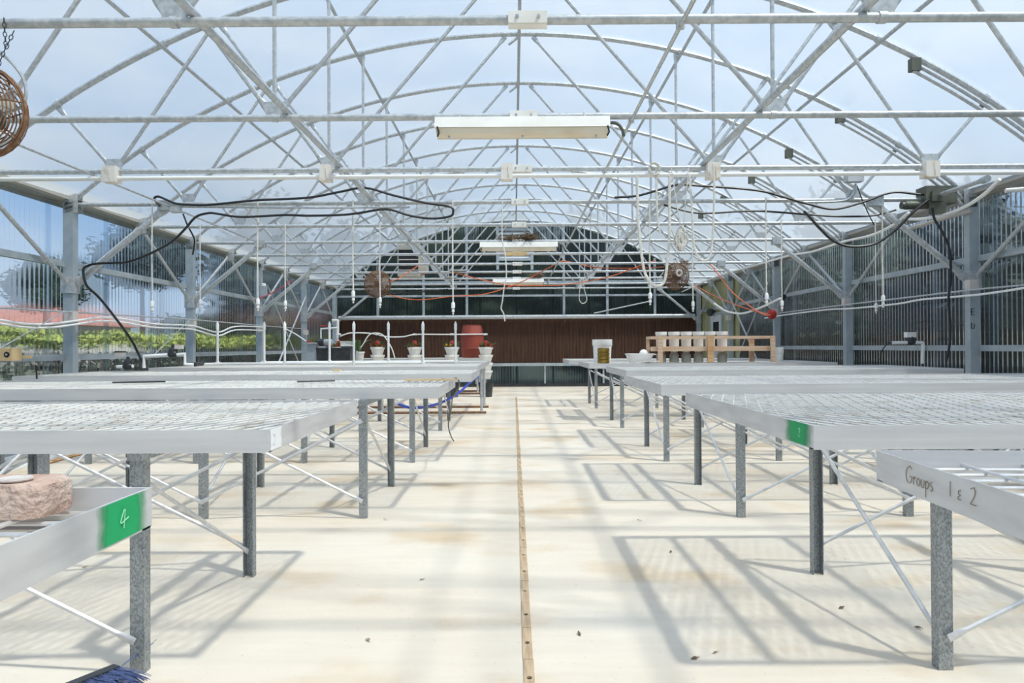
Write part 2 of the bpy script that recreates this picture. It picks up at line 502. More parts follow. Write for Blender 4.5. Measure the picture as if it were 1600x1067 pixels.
# corrugated sheets
def corr(width, z0, z1, pitch=0.076, amp=0.010, ztop=None):
    mb = MB(); n = int(width / pitch * 8); vs = []
    for i in range(n + 1):
        s_ = width * i / n
        o = amp * math.sin(2 * PI * s_ / pitch)
        zt_ = z1 if ztop is None else ztop(s_)
        vs += [(o, s_, z0), (o, s_, zt_)]
    mb.add(vs, [(2 * i, 2 * i + 2, 2 * i + 3, 2 * i + 1) for i in range(n)])
    return mb


sheet_me = corr(1.22, 0.02, 2.86).mesh('corrugated_sheet', 'poly')
wl = tag(link('wall_left', None, None, (XL - .10, 0, 0)), kind='structure')
wr = tag(link('wall_right', None, None, (XR + .10, 0, 0)), kind='structure')
y = YF; i = 0
while y < YB - .3:
    link('corrugated_sheet', sheet_me, wl, (-.004 * (i % 2), y, 0))
    if y < 15.9:
        link('corrugated_sheet', sheet_me, wr, (.004 * (i % 2), y, 0))
    y += 1.12; i += 1
# solid olive siding with a door in the last bay of the right wall
mb = MB()
for (ya, yb_, za, zb) in ((16.75, 17.95, 0, 2.86), (19.05, YB, 0, 2.86), (17.95, 19.05, 2.02, 2.86)):
    yy = ya
    while yy < yb_ - .01:
        y2 = min(yy + .24, yb_)
        mb.box((XR + .08, yy, za), (XR + .105, y2 - .03, zb)); mb.box((XR + .09, y2 - .03, za), (XR + .105, y2, zb))
        yy = y2
part('siding_panel', mb, 'siding', wr, False)
door = tag(link('door_1', None, None, (XR + .06, 18.5, 0)), kind='structure')
part('door_leaf', MB().box((XR + .05, 18.02, .01), (XR + .09, 18.98, 1.98)), 'doorw', door, False)
part('door_frame', MB().box((XR + .03, 17.93, 0), (XR + .10, 18.02, 2.05)).box((XR + .03, 18.98, 0), (XR + .10, 19.07, 2.05)).box((XR + .03, 18.02, 1.98), (XR + .10, 18.98, 2.05)), 'post', door, False)
part('door_window', MB().box((XR + .04, 18.25, 1.15), (XR + .052, 18.75, 1.8)), 'glassdark', door, False)
part('door_handle', MB().cbox((XR + .03, 18.12, 1.0), (.05, .11, .03)), 'galv', door, False)

# back wall: gable sheets, cooling pads, lower sheets
wb = tag(link('wall_back', None, None, (0, YB, 0)), kind='structure')
x = XL - .05
while x < XR:
    wd = min(1.12, XR + .08 - x)
    x_ = x
    g = corr(wd, 2.02, 0, ztop=lambda s_, x_=x_: max(2.06, arch_z(min(max(x_ + s_, XL), XR)) - .02))
    g.v = [(x_ + vy, YB + vx, vz) for vx, vy, vz in g.v]
    part('gable_sheet', g, 'polydark', wb)
    g = corr(wd, 0.05, 0.66)
    g.v = [(x_ + vy, YB + vx, vz) for vx, vy, vz in g.v]
    part('lower_sheet', g, 'polylow', wb)
    x += 1.06
x = XL + .04
padme = None
while x < XR - .1:
    mb = MB()
    for q in range(12):
        xx = x + q * .05
        mb.box((xx, YB - .02 - .012 * (q % 2), .69), (xx + .05, YB + .1, 1.97))
    part('cooling_pad', mb, 'pad', wb, False)
    x += .604
part('sill_gutter', MB().box((XL, YB - .10, .60), (XR, YB + .05, .685)), 'post', wb, False)
part('kick_rail', MB().box((XL, YB - .04, 0), (XR, YB + .05, .09)), 'dark', wb, False)
for gz in (3.02, 2.62):
    part('gable_girt', MB().box((XL, YB - .06, gz), (XR, YB - .015, gz + .06)), 'post', wb, False)
for gx in (-3.95, -2.62, -1.36, 1.46, 2.72, 4.1):
    part('mullion', MB().box((gx - .035, YB - .09, 2.03), (gx + .035, YB - .03, arch_z(gx) - .03)), 'post', wb, False)
for gx in (-3.3, -1.1, 0.9, 2.6, 4.2):
    part('lower_stud', MB().box((gx - .025, YB - .05, .09), (gx + .025, YB - .02, .6)), 'post', wb, False)
solo('water_pipe', MB().tube([(XL + .12, YB - .13, 2.02), (XR - .12, YB - .13, 2.03)], .062, 12), 'galv',
     'fat galvanized pipe running along the top of the brown cooling pads', 'pipe')
# gable louvre
gv = tag(link('window_1', None, None, (0, YB - .1, 3.75)), kind='structure')
gv['label'] = 'white louvred vent high in the back gable'
for q in range(9):
    z = 3.74 + q * .115
    mb = MB(); mb.add([(-.42, YB - .10, z), (.5, YB - .10, z), (.5, YB - .03, z + .10), (-.42, YB - .03, z + .10), (-.42, YB - .09, z - .01), (.5, YB - .09, z - .01), (.5, YB - .02, z + .09), (-.42, YB - .02, z + .09)],
                      [(0, 1, 2, 3), (7, 6, 5, 4), (0, 4, 5, 1), (3, 2, 6, 7), (0, 3, 7, 4), (1, 5, 6, 2)])
    part('louvre_slat', mb, 'doorw', gv, False)
part('louvre_frame', MB().box((-.5, YB - .13, 3.4), (-.42, YB - .02, 4.74)).box((.5, YB - .13, 3.4), (.58, YB - .02, 4.74)).box((-.42, YB - .13, 4.74), (.5, YB - .02, 4.79)).box((-.42, YB - .13, 3.66), (.5, YB - .02, 3.73)), 'post', gv, False)

# eave beams, girts
for nm, X, s_, lab in (('left', XL, -1, 'deep grey eave gutter along the sunny hedge side wall'), ('right', XR, 1, 'deep grey eave gutter along the shaded tree side wall')):
    mb = MB()
    xa, xb = sorted((X - s_ * .03, X + s_ * .17))
    mb.box((xa, YF, 2.90), (xb, YB, 2.915))
    mb.box(*[sorted_pair for sorted_pair in (((xa if s_ > 0 else xb) - .006, YF, 2.90), ((xa if s_ > 0 else xb) + .006, YB, 3.03))])
    mb.box(((xb if s_ > 0 else xa) - .006, YF, 2.84), ((xb if s_ > 0 else xa) + .006, YB, 3.03))
    solo('eave_gutter', mb, 'eave', lab, 'gutter', smooth=False)
    side = 'sunny hedge' if s_ < 0 else 'shaded tree'
    for zz, hh, what in ((2.12, .07, 'upper'), (1.03 if s_ < 0 else 1.08, .07, 'lower')):
        xa2, xb2 = sorted((X + s_ * .02, X + s_ * .085))
        mb = MB().box((xa2, YF, zz), (xb2, YB - .1, zz + .012)).box((xa2, YF, zz + .012), (xa2 + .01, YB - .1, zz + hh)).box((xb2 - .01, YF, zz + .012), (xb2, YB - .1, zz + hh))
        solo('wall_girt', mb, 'post', '%s grey wall rail behind the posts on the %s side' % (what, side), 'rail', smooth=False)
    xa3, xb3 = sorted((X + s_ * .05, X + s_ * .17))
    bb = tag(link('baseboard_' + nm, MB().box((xa3, YF, 0), (xb3, YB, .09)).mesh('baseboard', 'post', False)), kind='structure')

# ------------------------------------------------------------------ roof trusses
B1, B2 = 1.83, 3.88
arch_pts = [(XL + .02 + (XR - XL - .04) * i / 40, 0, arch_z(XL + .02 + (XR - XL - .04) * i / 40)) for i in range(41)]
me_arch = MB().tube(arch_pts, .028, 8).mesh('arch_tube', 'galv')
me_chord = MB().tube([(XL + .05, 0, ZCH), (XR - .05, 0, ZCH)], .025, 10).mesh('bottom_chord', 'galv')
me_splice = MB().cbox((XC, -.03, ZCH), (.20, .012, .062)).cbox((XC, 0, ZCH + .032), (.20, .06, .006)).cbox((XC, 0, ZCH - .032), (.20, .06, .006)).mesh('splice_plate', 'white', False)
me_bolts = [MB().lathe([(.009, 0), (.009, .012), (.004, .014)], (XC + q, -.05, ZCH), 8, 'Y').mesh('splice_bolt', 'post') for q in (-.055, .055)]
webs = []
for s_ in (-1, 1):
    n2 = XC + s_ * B2; n1 = XC + s_ * B1
    t2 = XC + s_ * 4.42; t1 = XC + s_ * 2.9; t0 = XC + s_ * .16
    webs += [((n2 + s_ * .03, 0, ZCH + .04), (t2, 0, arch_z(t2) - .03), .0175), ((n2 - s_ * .03, 0, ZCH + .04), (t1 + s_ * .03, 0, arch_z(t1) - .03), .0175),
             ((n1 + s_ * .05, 0, ZCH + .06), (t1 - s_ * .03, 0, arch_z(t1) - .03), .0175), ((n1, 0, ZCH + .06), (n1, 0, arch_z(n1) - .03), .016),
             ((n1 - s_ * .05, 0, ZCH + .06), (t0, 0, arch_z(t0) - .03), .0175)]
web_me = [MB().strut(a, b_, r, (1, 0, 0)).mesh('web_strut', 'galv') for a, b_, r in webs]
node_me = []
for s_ in (-1, 1):
    for bx in (B1, B2):
        cx = XC + s_ * bx
        mb = MB()
        mb.add([(cx - .05, -.006, ZCH - .01), (cx + .05, -.006, ZCH - .01), (cx + .10, -.006, ZCH + .12), (cx - .10, -.006, ZCH + .12),
                (cx - .05, .006, ZCH - .01), (cx + .05, .006, ZCH - .01), (cx + .10, .006, ZCH + .12), (cx - .10, .006, ZCH + .12)],
               [(0, 1, 2, 3), (7, 6, 5, 4), (0, 4, 5, 1), (1, 5, 6, 2), (2, 6, 7, 3), (3, 7, 4, 0)])
        mb.lathe([(.031, -.02), (.031, .02)], (cx, 0, ZCH), 12, 'X')
        node_me.append(mb.mesh('node_bracket', 'galv'))
clip_me = []
for cx in [XC + s_ * q for s_ in (-1, 1) for q in (1.88, 3.4, 4.42, 2.9)] + [XC]:
    mb = MB(); z = arch_z(cx)
    ang = math.atan2(-(cx - XC), z - (ZPK - RAD))
    d = Vector((math.cos(ang), 0, math.sin(ang)))
    c0 = Vector((cx, 0, z))
    mb.tube([c0 - d * .02, c0 + d * .02], .036, 10)
    clip_me.append(mb.mesh('arch_clip', 'galv'))
# stub at the crown
me_stub = MB().tube([(XC - .12, -.02, ZPK - .13), (XC + .02, 0, ZPK - .01)], .016, 8).mesh('crown_stub', 'galv')
# double rail under the right end of each arch (roll-up vent track) with end block
rails = []
for dr in (-.075, -.135):
    pts = []
    for i in range(13):
        x = XC + 3.72 + (XR - .12 - XC - 3.72) * i / 12
        pts.append((x, -.02, arch_z(x, dr) if (RAD + dr) > 0 else 0))
    rails.append(MB().tube(pts, .018, 8).mesh('vent_rail', 'galv'))
xe = XC + 3.72
me_rend = MB().cbox((xe + .015, -.02, arch_z(xe, -.09)), (.09, .07, .12)).mesh('rail_end_block', 'motor', False)
eave_me = []
for X, s_ in ((XL, 1), (XR, -1)):
    mb = MB()
    mb.box((min(X - .02 * s_, X + .13 * s_), -.05, ZCH - .10), (max(X - .02 * s_, X + .13 * s_), -.042, ZCH + .12))
    mb.box((min(X - .02 * s_, X + .13 * s_), .042, ZCH - .10), (max(X - .02 * s_, X + .13 * s_), .05, ZCH + .12))
    mb.box((min(X - .02 * s_, X + .13 * s_), -.05, ZCH + .05), (max(X - .02 * s_, X + .13 * s_), .05, ZCH + .058))
    eave_me.append(mb.mesh('eave_bracket', 'galv', False))
tl = {0: 'arched galvanized roof truss with the rusty fan chained to its chord',
      1: 'arched galvanized roof truss carrying the biggest white strip light',
      2: 'arched galvanized roof truss with a white pipe clamped under its chord in wooden blocks',
      3: 'arched galvanized roof truss with black cables draped along its chord',
      4: 'arched galvanized roof truss between the black cables and the strip light with nests',
      5: 'arched galvanized roof truss carrying the strip light with nests on top',
      6: 'arched galvanized roof truss with a yellow brown board lying on its chord',
      7: 'arched galvanized roof truss carrying two rusty round fans',
      8: 'arched galvanized roof truss with a short flat bar on its chord beside the heater',
      10: 'arched galvanized roof truss between the last strip light and the back gable',
      11: 'arched galvanized roof truss standing flush before the back gable sheets',
      9: 'arched galvanized roof truss carrying the strip light furthest down the greenhouse'}
for k in range(-3, 12):
    yk = K(k) if k < 11 else YB - .16
    tr = thing('roof_truss', tl.get(k, 'arched galvanized roof truss on the entrance side of the fan chain truss'), 'truss', (0, yk, 0),
               'roof trusses')
    link('arch_tube', me_arch, tr); link('bottom_chord', me_chord, tr)
    sp_ = link('splice_plate', me_splice, tr); [link('splice_bolt', q, sp_) for q in me_bolts]
    for q in web_me: link('web_strut', q, tr)
    for q in node_me: link('node_bracket', q, tr)
    for q in clip_me: link('arch_clip', q, tr)
    link('crown_stub', me_stub, tr)
    if 1 <= k <= 9:
        for q in rails: link('vent_rail', q, tr)
        link('rail_end_block', me_rend, tr)
    for q in eave_me: link('eave_bracket', q, tr)

# longitudinal purlins
for dx, lab in ((0, 'galvanized ridge purlin along the crown of the arched roof'), (-1.88, 'inner roof purlin under the arches over the benches by the hedge side'),
                (1.88, 'inner roof purlin under the arches over the benches by the tree side'), (-3.4, 'outer roof purlin under the arches towards the hedge side eave'),
                (3.4, 'outer roof purlin under the arches towards the tree side eave')):
    z = arch_z(XC + dx) - .045
    solo('roof_purlin', MB().tube([(XC + dx, YF + .1, z), (XC + dx, YB - .1, z)], .019, 8), 'galv', lab, 'purlin')
for dx, lab in ((-1.74, 'long galvanized tube lying on the truss chords on the hedge side of the aisle'), (1.74, 'long galvanized tube lying on the truss chords on the tree side of the aisle')):
    solo('chord_runner', MB().tube([(XC + dx, YF + .1, ZCH + .05), (XC + dx, YB - .1, ZCH + .05)], .025, 8), 'galv', lab, 'tube')
solo('tie_rod', MB().tube([(-4.0, YF + .1, ZCH - .035), (-4.0, YB - .1, ZCH - .035)], .012, 8), 'galv', 'thin galvanized tie rod under the chords near the hedge side eave', 'rod')
mb = MB().tube([(.87, 0.5, ZCH - .036), (.87, 16.2, ZCH - .036)], .012, 8)
for k in range(-1, 10):
    mb.cbox((.87, K(k), ZCH - .036), (.04, .03, .03))
solo('light_conduit', mb, 'galv', 'thin electric conduit running lengthwise under the chords to the strip lights', 'conduit')

# ------------------------------------------------------------------ wall posts with braces
ZBR = 1.93
for s_, X in ((-1, XL), (1, XR)):
    for k in (1, 3, 5, 7, 9, 11):
        yk = K(k) if k < 11 else YB - .16
        side = 'sunny hedge side' if s_ < 0 else 'shaded tree side'
        lab = 'grey steel wall post with diagonal braces on the ' + side
        if s_ > 0 and k == 3: lab = 'grey steel wall post with black letters painted on it'
        if s_ < 0 and k == 3: lab = 'grey steel wall post with braces where the black cable comes down'
        if s_ > 0 and k == 9: lab = 'grey steel wall post beside the olive siding and door'
        if s_ > 0 and k == 7: lab = 'grey steel wall post with the red cord reel on it'
        if s_ > 0 and k == 5: lab = 'grey steel wall post between the lettered post and the cord reel post'
        if s_ < 0 and k == 5: lab = 'grey steel wall post where the short black cable ends'
        if s_ < 0 and k == 7: lab = 'grey steel wall post with the red wire along its knee brace'
        if s_ < 0 and k == 9: lab = 'grey steel wall post by the sway rods on the sunny hedge side'
        if k == 11: lab = 'grey steel corner post beside the brown cooling pads on the ' + side
        p = thing('wall_post', lab, 'post', (X, yk, 0), 'wall posts on the ' + side)
        xa, xb = sorted((X + s_ * .04, X - s_ * .075))
        part('column', MB().box((xa, yk - .05, 0), (xb, yk + .05, ZCH + .02)), 'post', p, False)
        part('base_plate', MB().box((X - .11, yk - .1, 0), (X + .09, yk + .1, .012)), 'post', p, False)
        part('brace_bracket', MB().box((xa - .012, yk - .066, ZBR - .12), (xb + .012, yk + .066, ZBR + .08)), 'galv', p, False)
        xi = X - s_ * .09
        part('knee_brace', MB().strut((xi, yk, ZBR), (X - s_ * 1.16, yk, ZCH - .03), .036, (1, 0, 0), .13), 'galv', p)
        part('knee_clamp', MB().cbox((X - s_ * 1.14, yk, ZCH - .02), (.16, .10, .11)), 'galv', p, False)
        if k < 11:
            part('wall_brace', MB().strut((X - s_ * .02, yk + .05, ZBR), (X - s_ * .02, yk + SP - .06, ZCH - .04), .023, (0, 1, 0)), 'galv', p)
        part('wall_brace', MB().strut((X - s_ * .02, yk - .05, ZBR), (X - s_ * .02, yk - SP + .06, ZCH - .04), .023, (0, 1, 0)), 'galv', p)
        if k in (3, 5, 7, 9):
            zb = 1.48 if s_ < 0 else 1.78
            part('junction_box', MB().box((xi - .05, yk - .15, zb), (xi + .05, yk - .055, zb + .12)), 'bootlid', p, False, label='small pinkish junction box')
        if s_ > 0 and k == 3:
            # letters E and D down the face of the post
            z0 = 1.50; yy = yk - .054
            def stroke(pp, r=.005): return MB().tube([(xa + .012 + u * .032, yy, z0 + v_ * .07) for u, v_ in pp], r, 5)
            L = part('letter', stroke([(1, 1), (0, 1), (0, 0), (1, 0)]), 'black', p)
            L = part('letter', stroke([(0, .5), (.8, .5)]), 'black', p)
            z0 = 1.34
            part('letter', stroke([(0, 1), (0, 0), (.7, 0), (1, .3), (1, .8)]), 'black', p)
for s_, X in ((-1, XL), (1, XR)):
    side = 'hedge side' if s_ < 0 else 'tree side'
    ya, yb_ = K(7) + .1, K(9) - .1
    xx = X - s_ * .10
    solo('sway_rod', MB().strut((xx, ya, .2), (xx, yb_, 2.45), .02, (0, 1, 0)), 'galv', 'diagonal sway rod rising towards the cooling pads on the %s wall' % side, 'rod')
    solo('sway_rod', MB().strut((xx - s_ * .05, ya, 2.45), (xx - s_ * .05, yb_, .2), .014, (0, 1, 0)), 'galv', 'thin diagonal sway rod sloping down towards the cooling pads on the %s wall' % side, 'rod')
# ------------------------------------------------------------------ benches
def channel_me(h, w_=.052, d=.042, th=.004, mat='spangle'):
    """open channel: web on the -y side, flanges pointing +y"""
    mb = MB()
    mb.box((-w_ / 2, 0, 0), (w_ / 2, th, h)); mb.box((-w_ / 2, th, 0), (-w_ / 2 + th, d, h)); mb.box((w_ / 2 - th, th, 0), (w_ / 2, d, h))
    return mb.mesh('leg', mat, False)


leg_cache = {}


def leg_mesh(h):
    h = round(h, 3)
    if h not in leg_cache: leg_cache[h] = channel_me(h)
    return leg_cache[h]


exp_cache = {}


def expanded_me(wx, wy):
    key = (round(wx, 3), round(wy, 3))
    if key in exp_cache: return exp_cache[key]
    nx = max(2, round(wx / .060)); ny = max(2, round(wy / .19))
    cx = wx / nx; cy = wy / ny
    vs = []; fs = []
    rnd = random.Random(3)

    def bar(a, b_):
        a = Vector(a); b_ = Vector(b_); d = (b_ - a); n_ = Vector((-d.y, d.x, 0)).normalized() * .0027
        o = len(vs)
        h0 = .0022
        # strands of expanded metal stand tilted: one edge higher than the other
        vs.extend([a - n_ + Vector((0, 0, -h0)), b_ - n_ + Vector((0, 0, -h0)), b_ + n_ + Vector((0, 0, h0)), a + n_ + Vector((0, 0, h0)),
                   a - n_ + Vector((0, 0, -h0 - .003)), b_ - n_ + Vector((0, 0, -h0 - .003)), b_ + n_ + Vector((0, 0, h0 - .003)), a + n_ + Vector((0, 0, h0 - .003))])
        fs.extend([(o, o + 1, o + 2, o + 3), (o + 7, o + 6, o + 5, o + 4), (o, o + 4, o + 5, o + 1), (o + 3, o + 2, o + 6, o + 7)])
    for i in range(nx):
        for j in range(ny):
            x = i * cx; y = j * cy
            bar((x, y + cy / 2, 0), (x + cx / 2, y, 0)); bar((x + cx / 2, y, 0), (x + cx, y + cy / 2, 0))
            bar((x, y + cy / 2, 0), (x + cx / 2, y + cy, 0)); bar((x + cx / 2, y + cy, 0), (x + cx, y + cy / 2, 0))
    mb = MB(); mb.add(vs, fs)
    exp_cache[key] = mb.mesh('expanded_mesh', 'mesh', False)
    return exp_cache[key]


RIM = .075


def bench(label, xa, xb, y0, y1, zt, legx, legy, kind='expanded', rz=0, group='growing benches', pipe=False):
    """xa = aisle edge, xb = wall edge"""
    x0, x1 = min(xa, xb), max(xa, xb)
    B = thing('growing_bench', label, 'bench', (xa, y1 if kind == 'welded' else y0, 0), group)
    th = .005
    def rim(x0_, y0_, x1_, y1_, nx_, ny_):
        mb = MB().box((x0_, y0_, zt - RIM), (x1_, y1_, zt))
        lx0, lx1, ly0, ly1 = x0_, x1_, y0_, y1_
        if nx_ > 0: lx1 += .03
        if nx_ < 0: lx0 -= .03
        if ny_ > 0: ly1 += .03
        if ny_ < 0: ly0 -= .03
        mb.box((lx0, ly0, zt - RIM - .004), (lx1, ly1, zt - RIM))
        part('rim', mb, 'alu', B, False)
    rim(x0, y0, x1, y0 + th, 0, 1); rim(x0, y1 - th, x1, y1, 0, -1)
    rim(x0, y0 + th, x0 + th, y1 - th, 1, 0); rim(x1 - th, y0 + th, x1, y1 - th, -1, 0)
    if kind == 'expanded':
        zm = zt - .012
        link('expanded_mesh', expanded_me(x1 - x0 - 2 * th, y1 - y0 - 2 * th), B,
             Vector((x0 + th, y0 + th, zm)) - B.location)['kind'] = 'stuff'
        nb = max(3, int((x1 - x0) / .6))
        for i in range(nb):
            x = x0 + (x1 - x0) * (i + .5) / nb
            part('cross_bar', MB().box((x - .015, y0 + th, zm - .05), (x + .015, y1 - th, zm - .012)), 'alu', B, False)
    else:
        zm = zt - .045
        rmx = MB().tube([(x0 + th, 0, 0), (x1 - th, 0, 0)], .0045, 6).mesh('mesh_rod', 'rod')
        rmy = MB().tube([(0, y0 + th, 0), (0, y1 - th, 0)], .0045, 6).mesh('mesh_rod', 'rod')
        y = y1 - .03
        while y > y0 + .02:
            link('mesh_rod', rmx, B, Vector((0, y, zm)) - B.location); y -= .0775
        x = x0 + .06
        while x < x1 - .02:
            link('mesh_rod', rmy, B, Vector((x, 0, zm + .008)) - B.location); x += .155
        for x in [x0 + .45 + i * 1.1 for i in range(int((x1 - x0) / 1.1))]:
            part('cross_bar', MB().box((x - .02, y0 + th, zm - .045), (x + .02, y1 - th, zm - .006)), 'alu', B, False)
    # leg frame
    ztop = zt - RIM - .004
    if not pipe:
        h = ztop - .04
        for ly, op in ((legy[0], 0), (legy[1], PI)):
            for lx in legx:
                link('leg', leg_mesh(h), B, Vector((lx, ly, 0)) - B.location, (0, 0, op))
        for i, lx in enumerate(legx):
            part('leg_rail', MB().box((lx - .025, legy[0] - .02, h), (lx + .025, max(legy[1], y1 - .02), h + .04)), 'spangle', B, False)
            if lx < 0 and i == 0:
                part('brace_rod', MB().strut((lx, legy[1] - .04, .13), (lx, legy[0] + .04, h - .08), .0095, (0, 0, 1), .06, 6), 'rod', B)
            else:
                part('brace_rod', MB().strut((lx - .012, legy[0] + .04, .13), (lx - .012, legy[1] - .04, h - .08), .0095, (0, 0, 1), .06, 6), 'rod', B)
        for ly, dy in ((legy[0], -.016), (legy[1], .016)):
            for i in range(len(legx) - 1):
                part('brace_rod', MB().strut((legx[i], ly + dy, .12), (legx[i + 1], ly + dy, h - .1), .0095, (0, 0, 1), .06, 6), 'rod', B)
                part('brace_rod', MB().strut((legx[i], ly + dy * 1.7, h - .1), (legx[i + 1], ly + dy * 1.7, .12), .0095, (0, 0, 1), .06, 6), 'rod', B)
    else:
        for lx in legx:
            for ly in legy:
                part('leg', MB().tube([(lx, ly, .03), (lx, ly, ztop)], .022, 10), 'galv', B)
        for ly in legy:
            part('foot_rail', MB().tube([(min(legx) - .08, ly, .022), (max(legx) + .08, ly, .022)], .022, 8), 'rust', B)
        part('cross_rail', MB().tube([(legx[0], legy[0], ztop - .06), (legx[0], legy[1], ztop - .06)], .02, 8), 'galv', B)
    if rz: B.rotation_euler.z = rz
    return B


ZT = .88
LXa = [-1.35, -2.44, -3.53, -4.55]
LXb = [-1.03, -2.12, -3.21, -4.3]
RXa = [1.53, 2.66, 3.79, 4.85]
L1 = bench('wire mesh bench with a red concrete block lying on it', -.73, -4.7, .07, 1.39, ZT, LXa, (.25, 1.2), 'welded', 0)
L2 = bench('mesh bench with a white painted patch on its aisle corner', -.84, -4.95, 2.36, 3.70, ZT, LXa, (2.47, 3.54))
L3 = bench('mesh bench with a grey wire hanging off its aisle corner', -.52, -4.95, 4.76, 6.10, ZT + .005, LXb, (4.69, 5.79))
L4 = bench('mesh bench between the grey wire bench and the bench of white risers', -.42, -4.95, 6.80, 8.35, ZT + .015, LXb, (6.95, 8.06))
L5 = bench('mesh bench carrying two rows of white pipe risers', -.50, -4.95, 9.35, 11.6, ZT + .02, LXb, (9.6, 10.9))
L6 = bench('pipe legged bench with rusty feet and a black tub on top', -.50, -4.6, 11.95, 14.0, ZT + .01, [-.57, -2.3, -4.2], (12.05, 13.2), pipe=True)
L7 = bench('bench under the terracotta barrel in front of the cooling pads', -.72, -4.3, 16.75, 18.2, ZT + .01, [-.9, -2.3, -4.0], (16.95, 18.0), pipe=True)
R1 = bench('wire mesh bench with handwriting on its aisle rim', .955, 4.6, .35, 1.83, ZT, RXa, (.5, 1.5), 'welded', math.radians(-3.0))
R2 = bench('mesh bench with a green painted aisle corner', 0.985, 5.0, 2.28, 3.97, ZT + .013, RXa, (2.47, 3.54))
R3 = bench('mesh bench between the green cornered bench and the small white bench', 1.05, 5.0, 4.95, 6.6, ZT + .003, RXa, (4.67, 5.8))
R4 = bench('mesh bench directly in front of the wooden jar rack', 1.25, 5.0, 7.7, 9.4, ZT + .01, RXa, (6.95, 8.03))
R5 = bench('bench carrying the wooden jar rack and white bucket', 1.16, 5.0, 10.7, 12.5, ZT + .015, RXa, (9.8, 10.9))
R6 = bench('bench behind the wooden jar rack by the tree side wall', 1.05, 4.9, 13.2, 14.9, ZT + .02, RXa, (12.9, 14.1))


def patch(parent, x, y0, y1, z0, z1, mat, sx, name='paint_patch', label=None):
    """thin painted rectangle on a rim that faces the aisle (sx = outward x direction)"""
    mb = MB(); xx = x + sx * .0012
    q = [(xx, y0, z0), (xx, y1, z0), (xx, y1, z1), (xx, y0, z1)]
    mb.add(q if sx > 0 else q[::-1], [(0, 1, 2, 3)])
    return part(name, mb, mat, parent, False, label=label)


def write(parent, x, sx, y, z, size, strokes, mat, r=.0008, name='handwriting'):
    """strokes in (u, v); u runs to the reader's right"""
    mb = MB()
    for st_ in strokes:
        mb.tube(smooth_path([(x + sx * .0016, y + sx * u * size, z + v_ * size) for u, v_ in st_], 4), r, 5)
    return part(name, mb, mat, parent)


patch(L1, -.73, 1.20, 1.375, ZT - RIM, ZT - .001, 'spray', 1, label='bright green sprayed patch')
write(L1, -.7285, 1, 1.275, ZT - .055, .035, [[(.35, 1), (0, .35), (.5, .42)], [(.42, 1.0), (.36, .5), (.30, 0)], [(.5, .42), (.75, .5)]], 'chalk', .0011)
patch(L2, -.84, 2.362, 2.50, ZT - RIM, ZT - .001, 'tape', 1, label='white painted patch')
write(L2, -.8385, 1, 2.40, ZT - .055, .035, [[(0, .8), (.3, 1), (.5, .75), (.2, .3), (0, 0), (.6, .05)]], 'alu', .0012)
patch(R2, 0.985, 2.282, 2.53, ZT + .013 - RIM, ZT + .012, 'spray2', -1, label='green sprayed patch')
write(R2, 0.985, -1, 2.40, ZT - .037, .03, [[(0, .8), (.3, 1), (.5, .75), (.2, .3), (0, 0), (.6, .1)]], 'chalk', .0012)
# Groups 1 & 2 on the aisle rim of the near bench
sz = .036
yy = 1.675
R1rz = R1.rotation_euler.z; R1.rotation_euler.z = 0
G = [[[(.75, .95), (.45, 1.1), (.1, .8), (.02, .35), (.25, .0), (.6, .05), (.72, .4), (.45, .42)]],
     [[(.95, .5), (.97, .0)], [(.96, .3), (1.1, .5), (1.22, .45)]],
     [[(1.5, .5), (1.36, .3), (1.45, .02), (1.65, .05), (1.72, .35), (1.55, .52)]],
     [[(1.9, .5), (1.9, .12), (2.1, .0), (2.25, .2), (2.27, .52)]],
     [[(2.45, .5), (2.43, -.55)], [(2.44, .35), (2.62, .52), (2.78, .3), (2.62, .04), (2.45, .1)]],
     [[(3.2, .55), (3.0, .5), (2.98, .32), (3.18, .2), (3.15, .0), (2.93, .0)]],
     [[(5.15, 1.0), (5.13, .1)]],
     [[(u + .85, v) for u, v in ((5.35, .65), (5.15, .62), (5.12, .45), (5.3, .38), (5.1, .28), (5.12, .1), (5.38, .12))]],
     [[(u + 1.15, v) for u, v in ((6.0, .95), (6.3, 1.08), (6.42, .8), (6.2, .4), (5.98, .12), (6.5, .1))]]]
for g in G:
    write(R1, .955, -1, yy, ZT - .052, sz, g, 'ink')
R1.rotation_euler.z = R1rz

# concrete edging blocks on the near bench
zb = ZT - .045 + .0125
def edging(cx, cy, hh, seed, lab, sx=1.0):
    rnd = random.Random(seed); n = 64; mbx = MB(); rows = [(0, .97), (.2, 1.0), (.8, 1.0), (.93, .985), (1, .93)]
    vs = []; fs = []
    for (q, sc_) in rows:
        for k in range(n):
            a = 2 * PI * k / n
            # scalloped outline: two lobes with a waist
            rx = .15 * sx * (abs(math.cos(a)) ** .45) * (1 if math.cos(a) > 0 else -1)
            ry = .060 * (abs(math.sin(a)) ** .45) * (1 if math.sin(a) > 0 else -1)
            ry *= 1 - .12 * math.exp(-(rx / .035) ** 2)
            v_ = Vector((rx * sc_, ry * sc_, q * hh))
            nz = noise.noise(Vector((rx * 28 + seed, ry * 28, q * 3))) * .006
            vs.append((cx + v_.x * (1 + nz * 6), cy + v_.y * (1 + nz * 8), zb + v_.z + (nz * .5 if q > .9 else 0)))
    for i in range(len(rows) - 1):
        for k in range(n):
            k2 = (k + 1) % n
            fs.append((i * n + k, i * n + k2, (i + 1) * n + k2, (i + 1) * n + k))
    fs.append(tuple(range(n - 1, -1, -1))); fs.append(tuple((len(rows) - 1) * n + k for k in range(n)))
    mbx.add(vs, fs)
    return solo('edging_block', mbx, 'brick', lab, 'block')
edging(-1.012, 1.315, .064, 2, 'reddish concrete edging block lying on a near mesh bench')
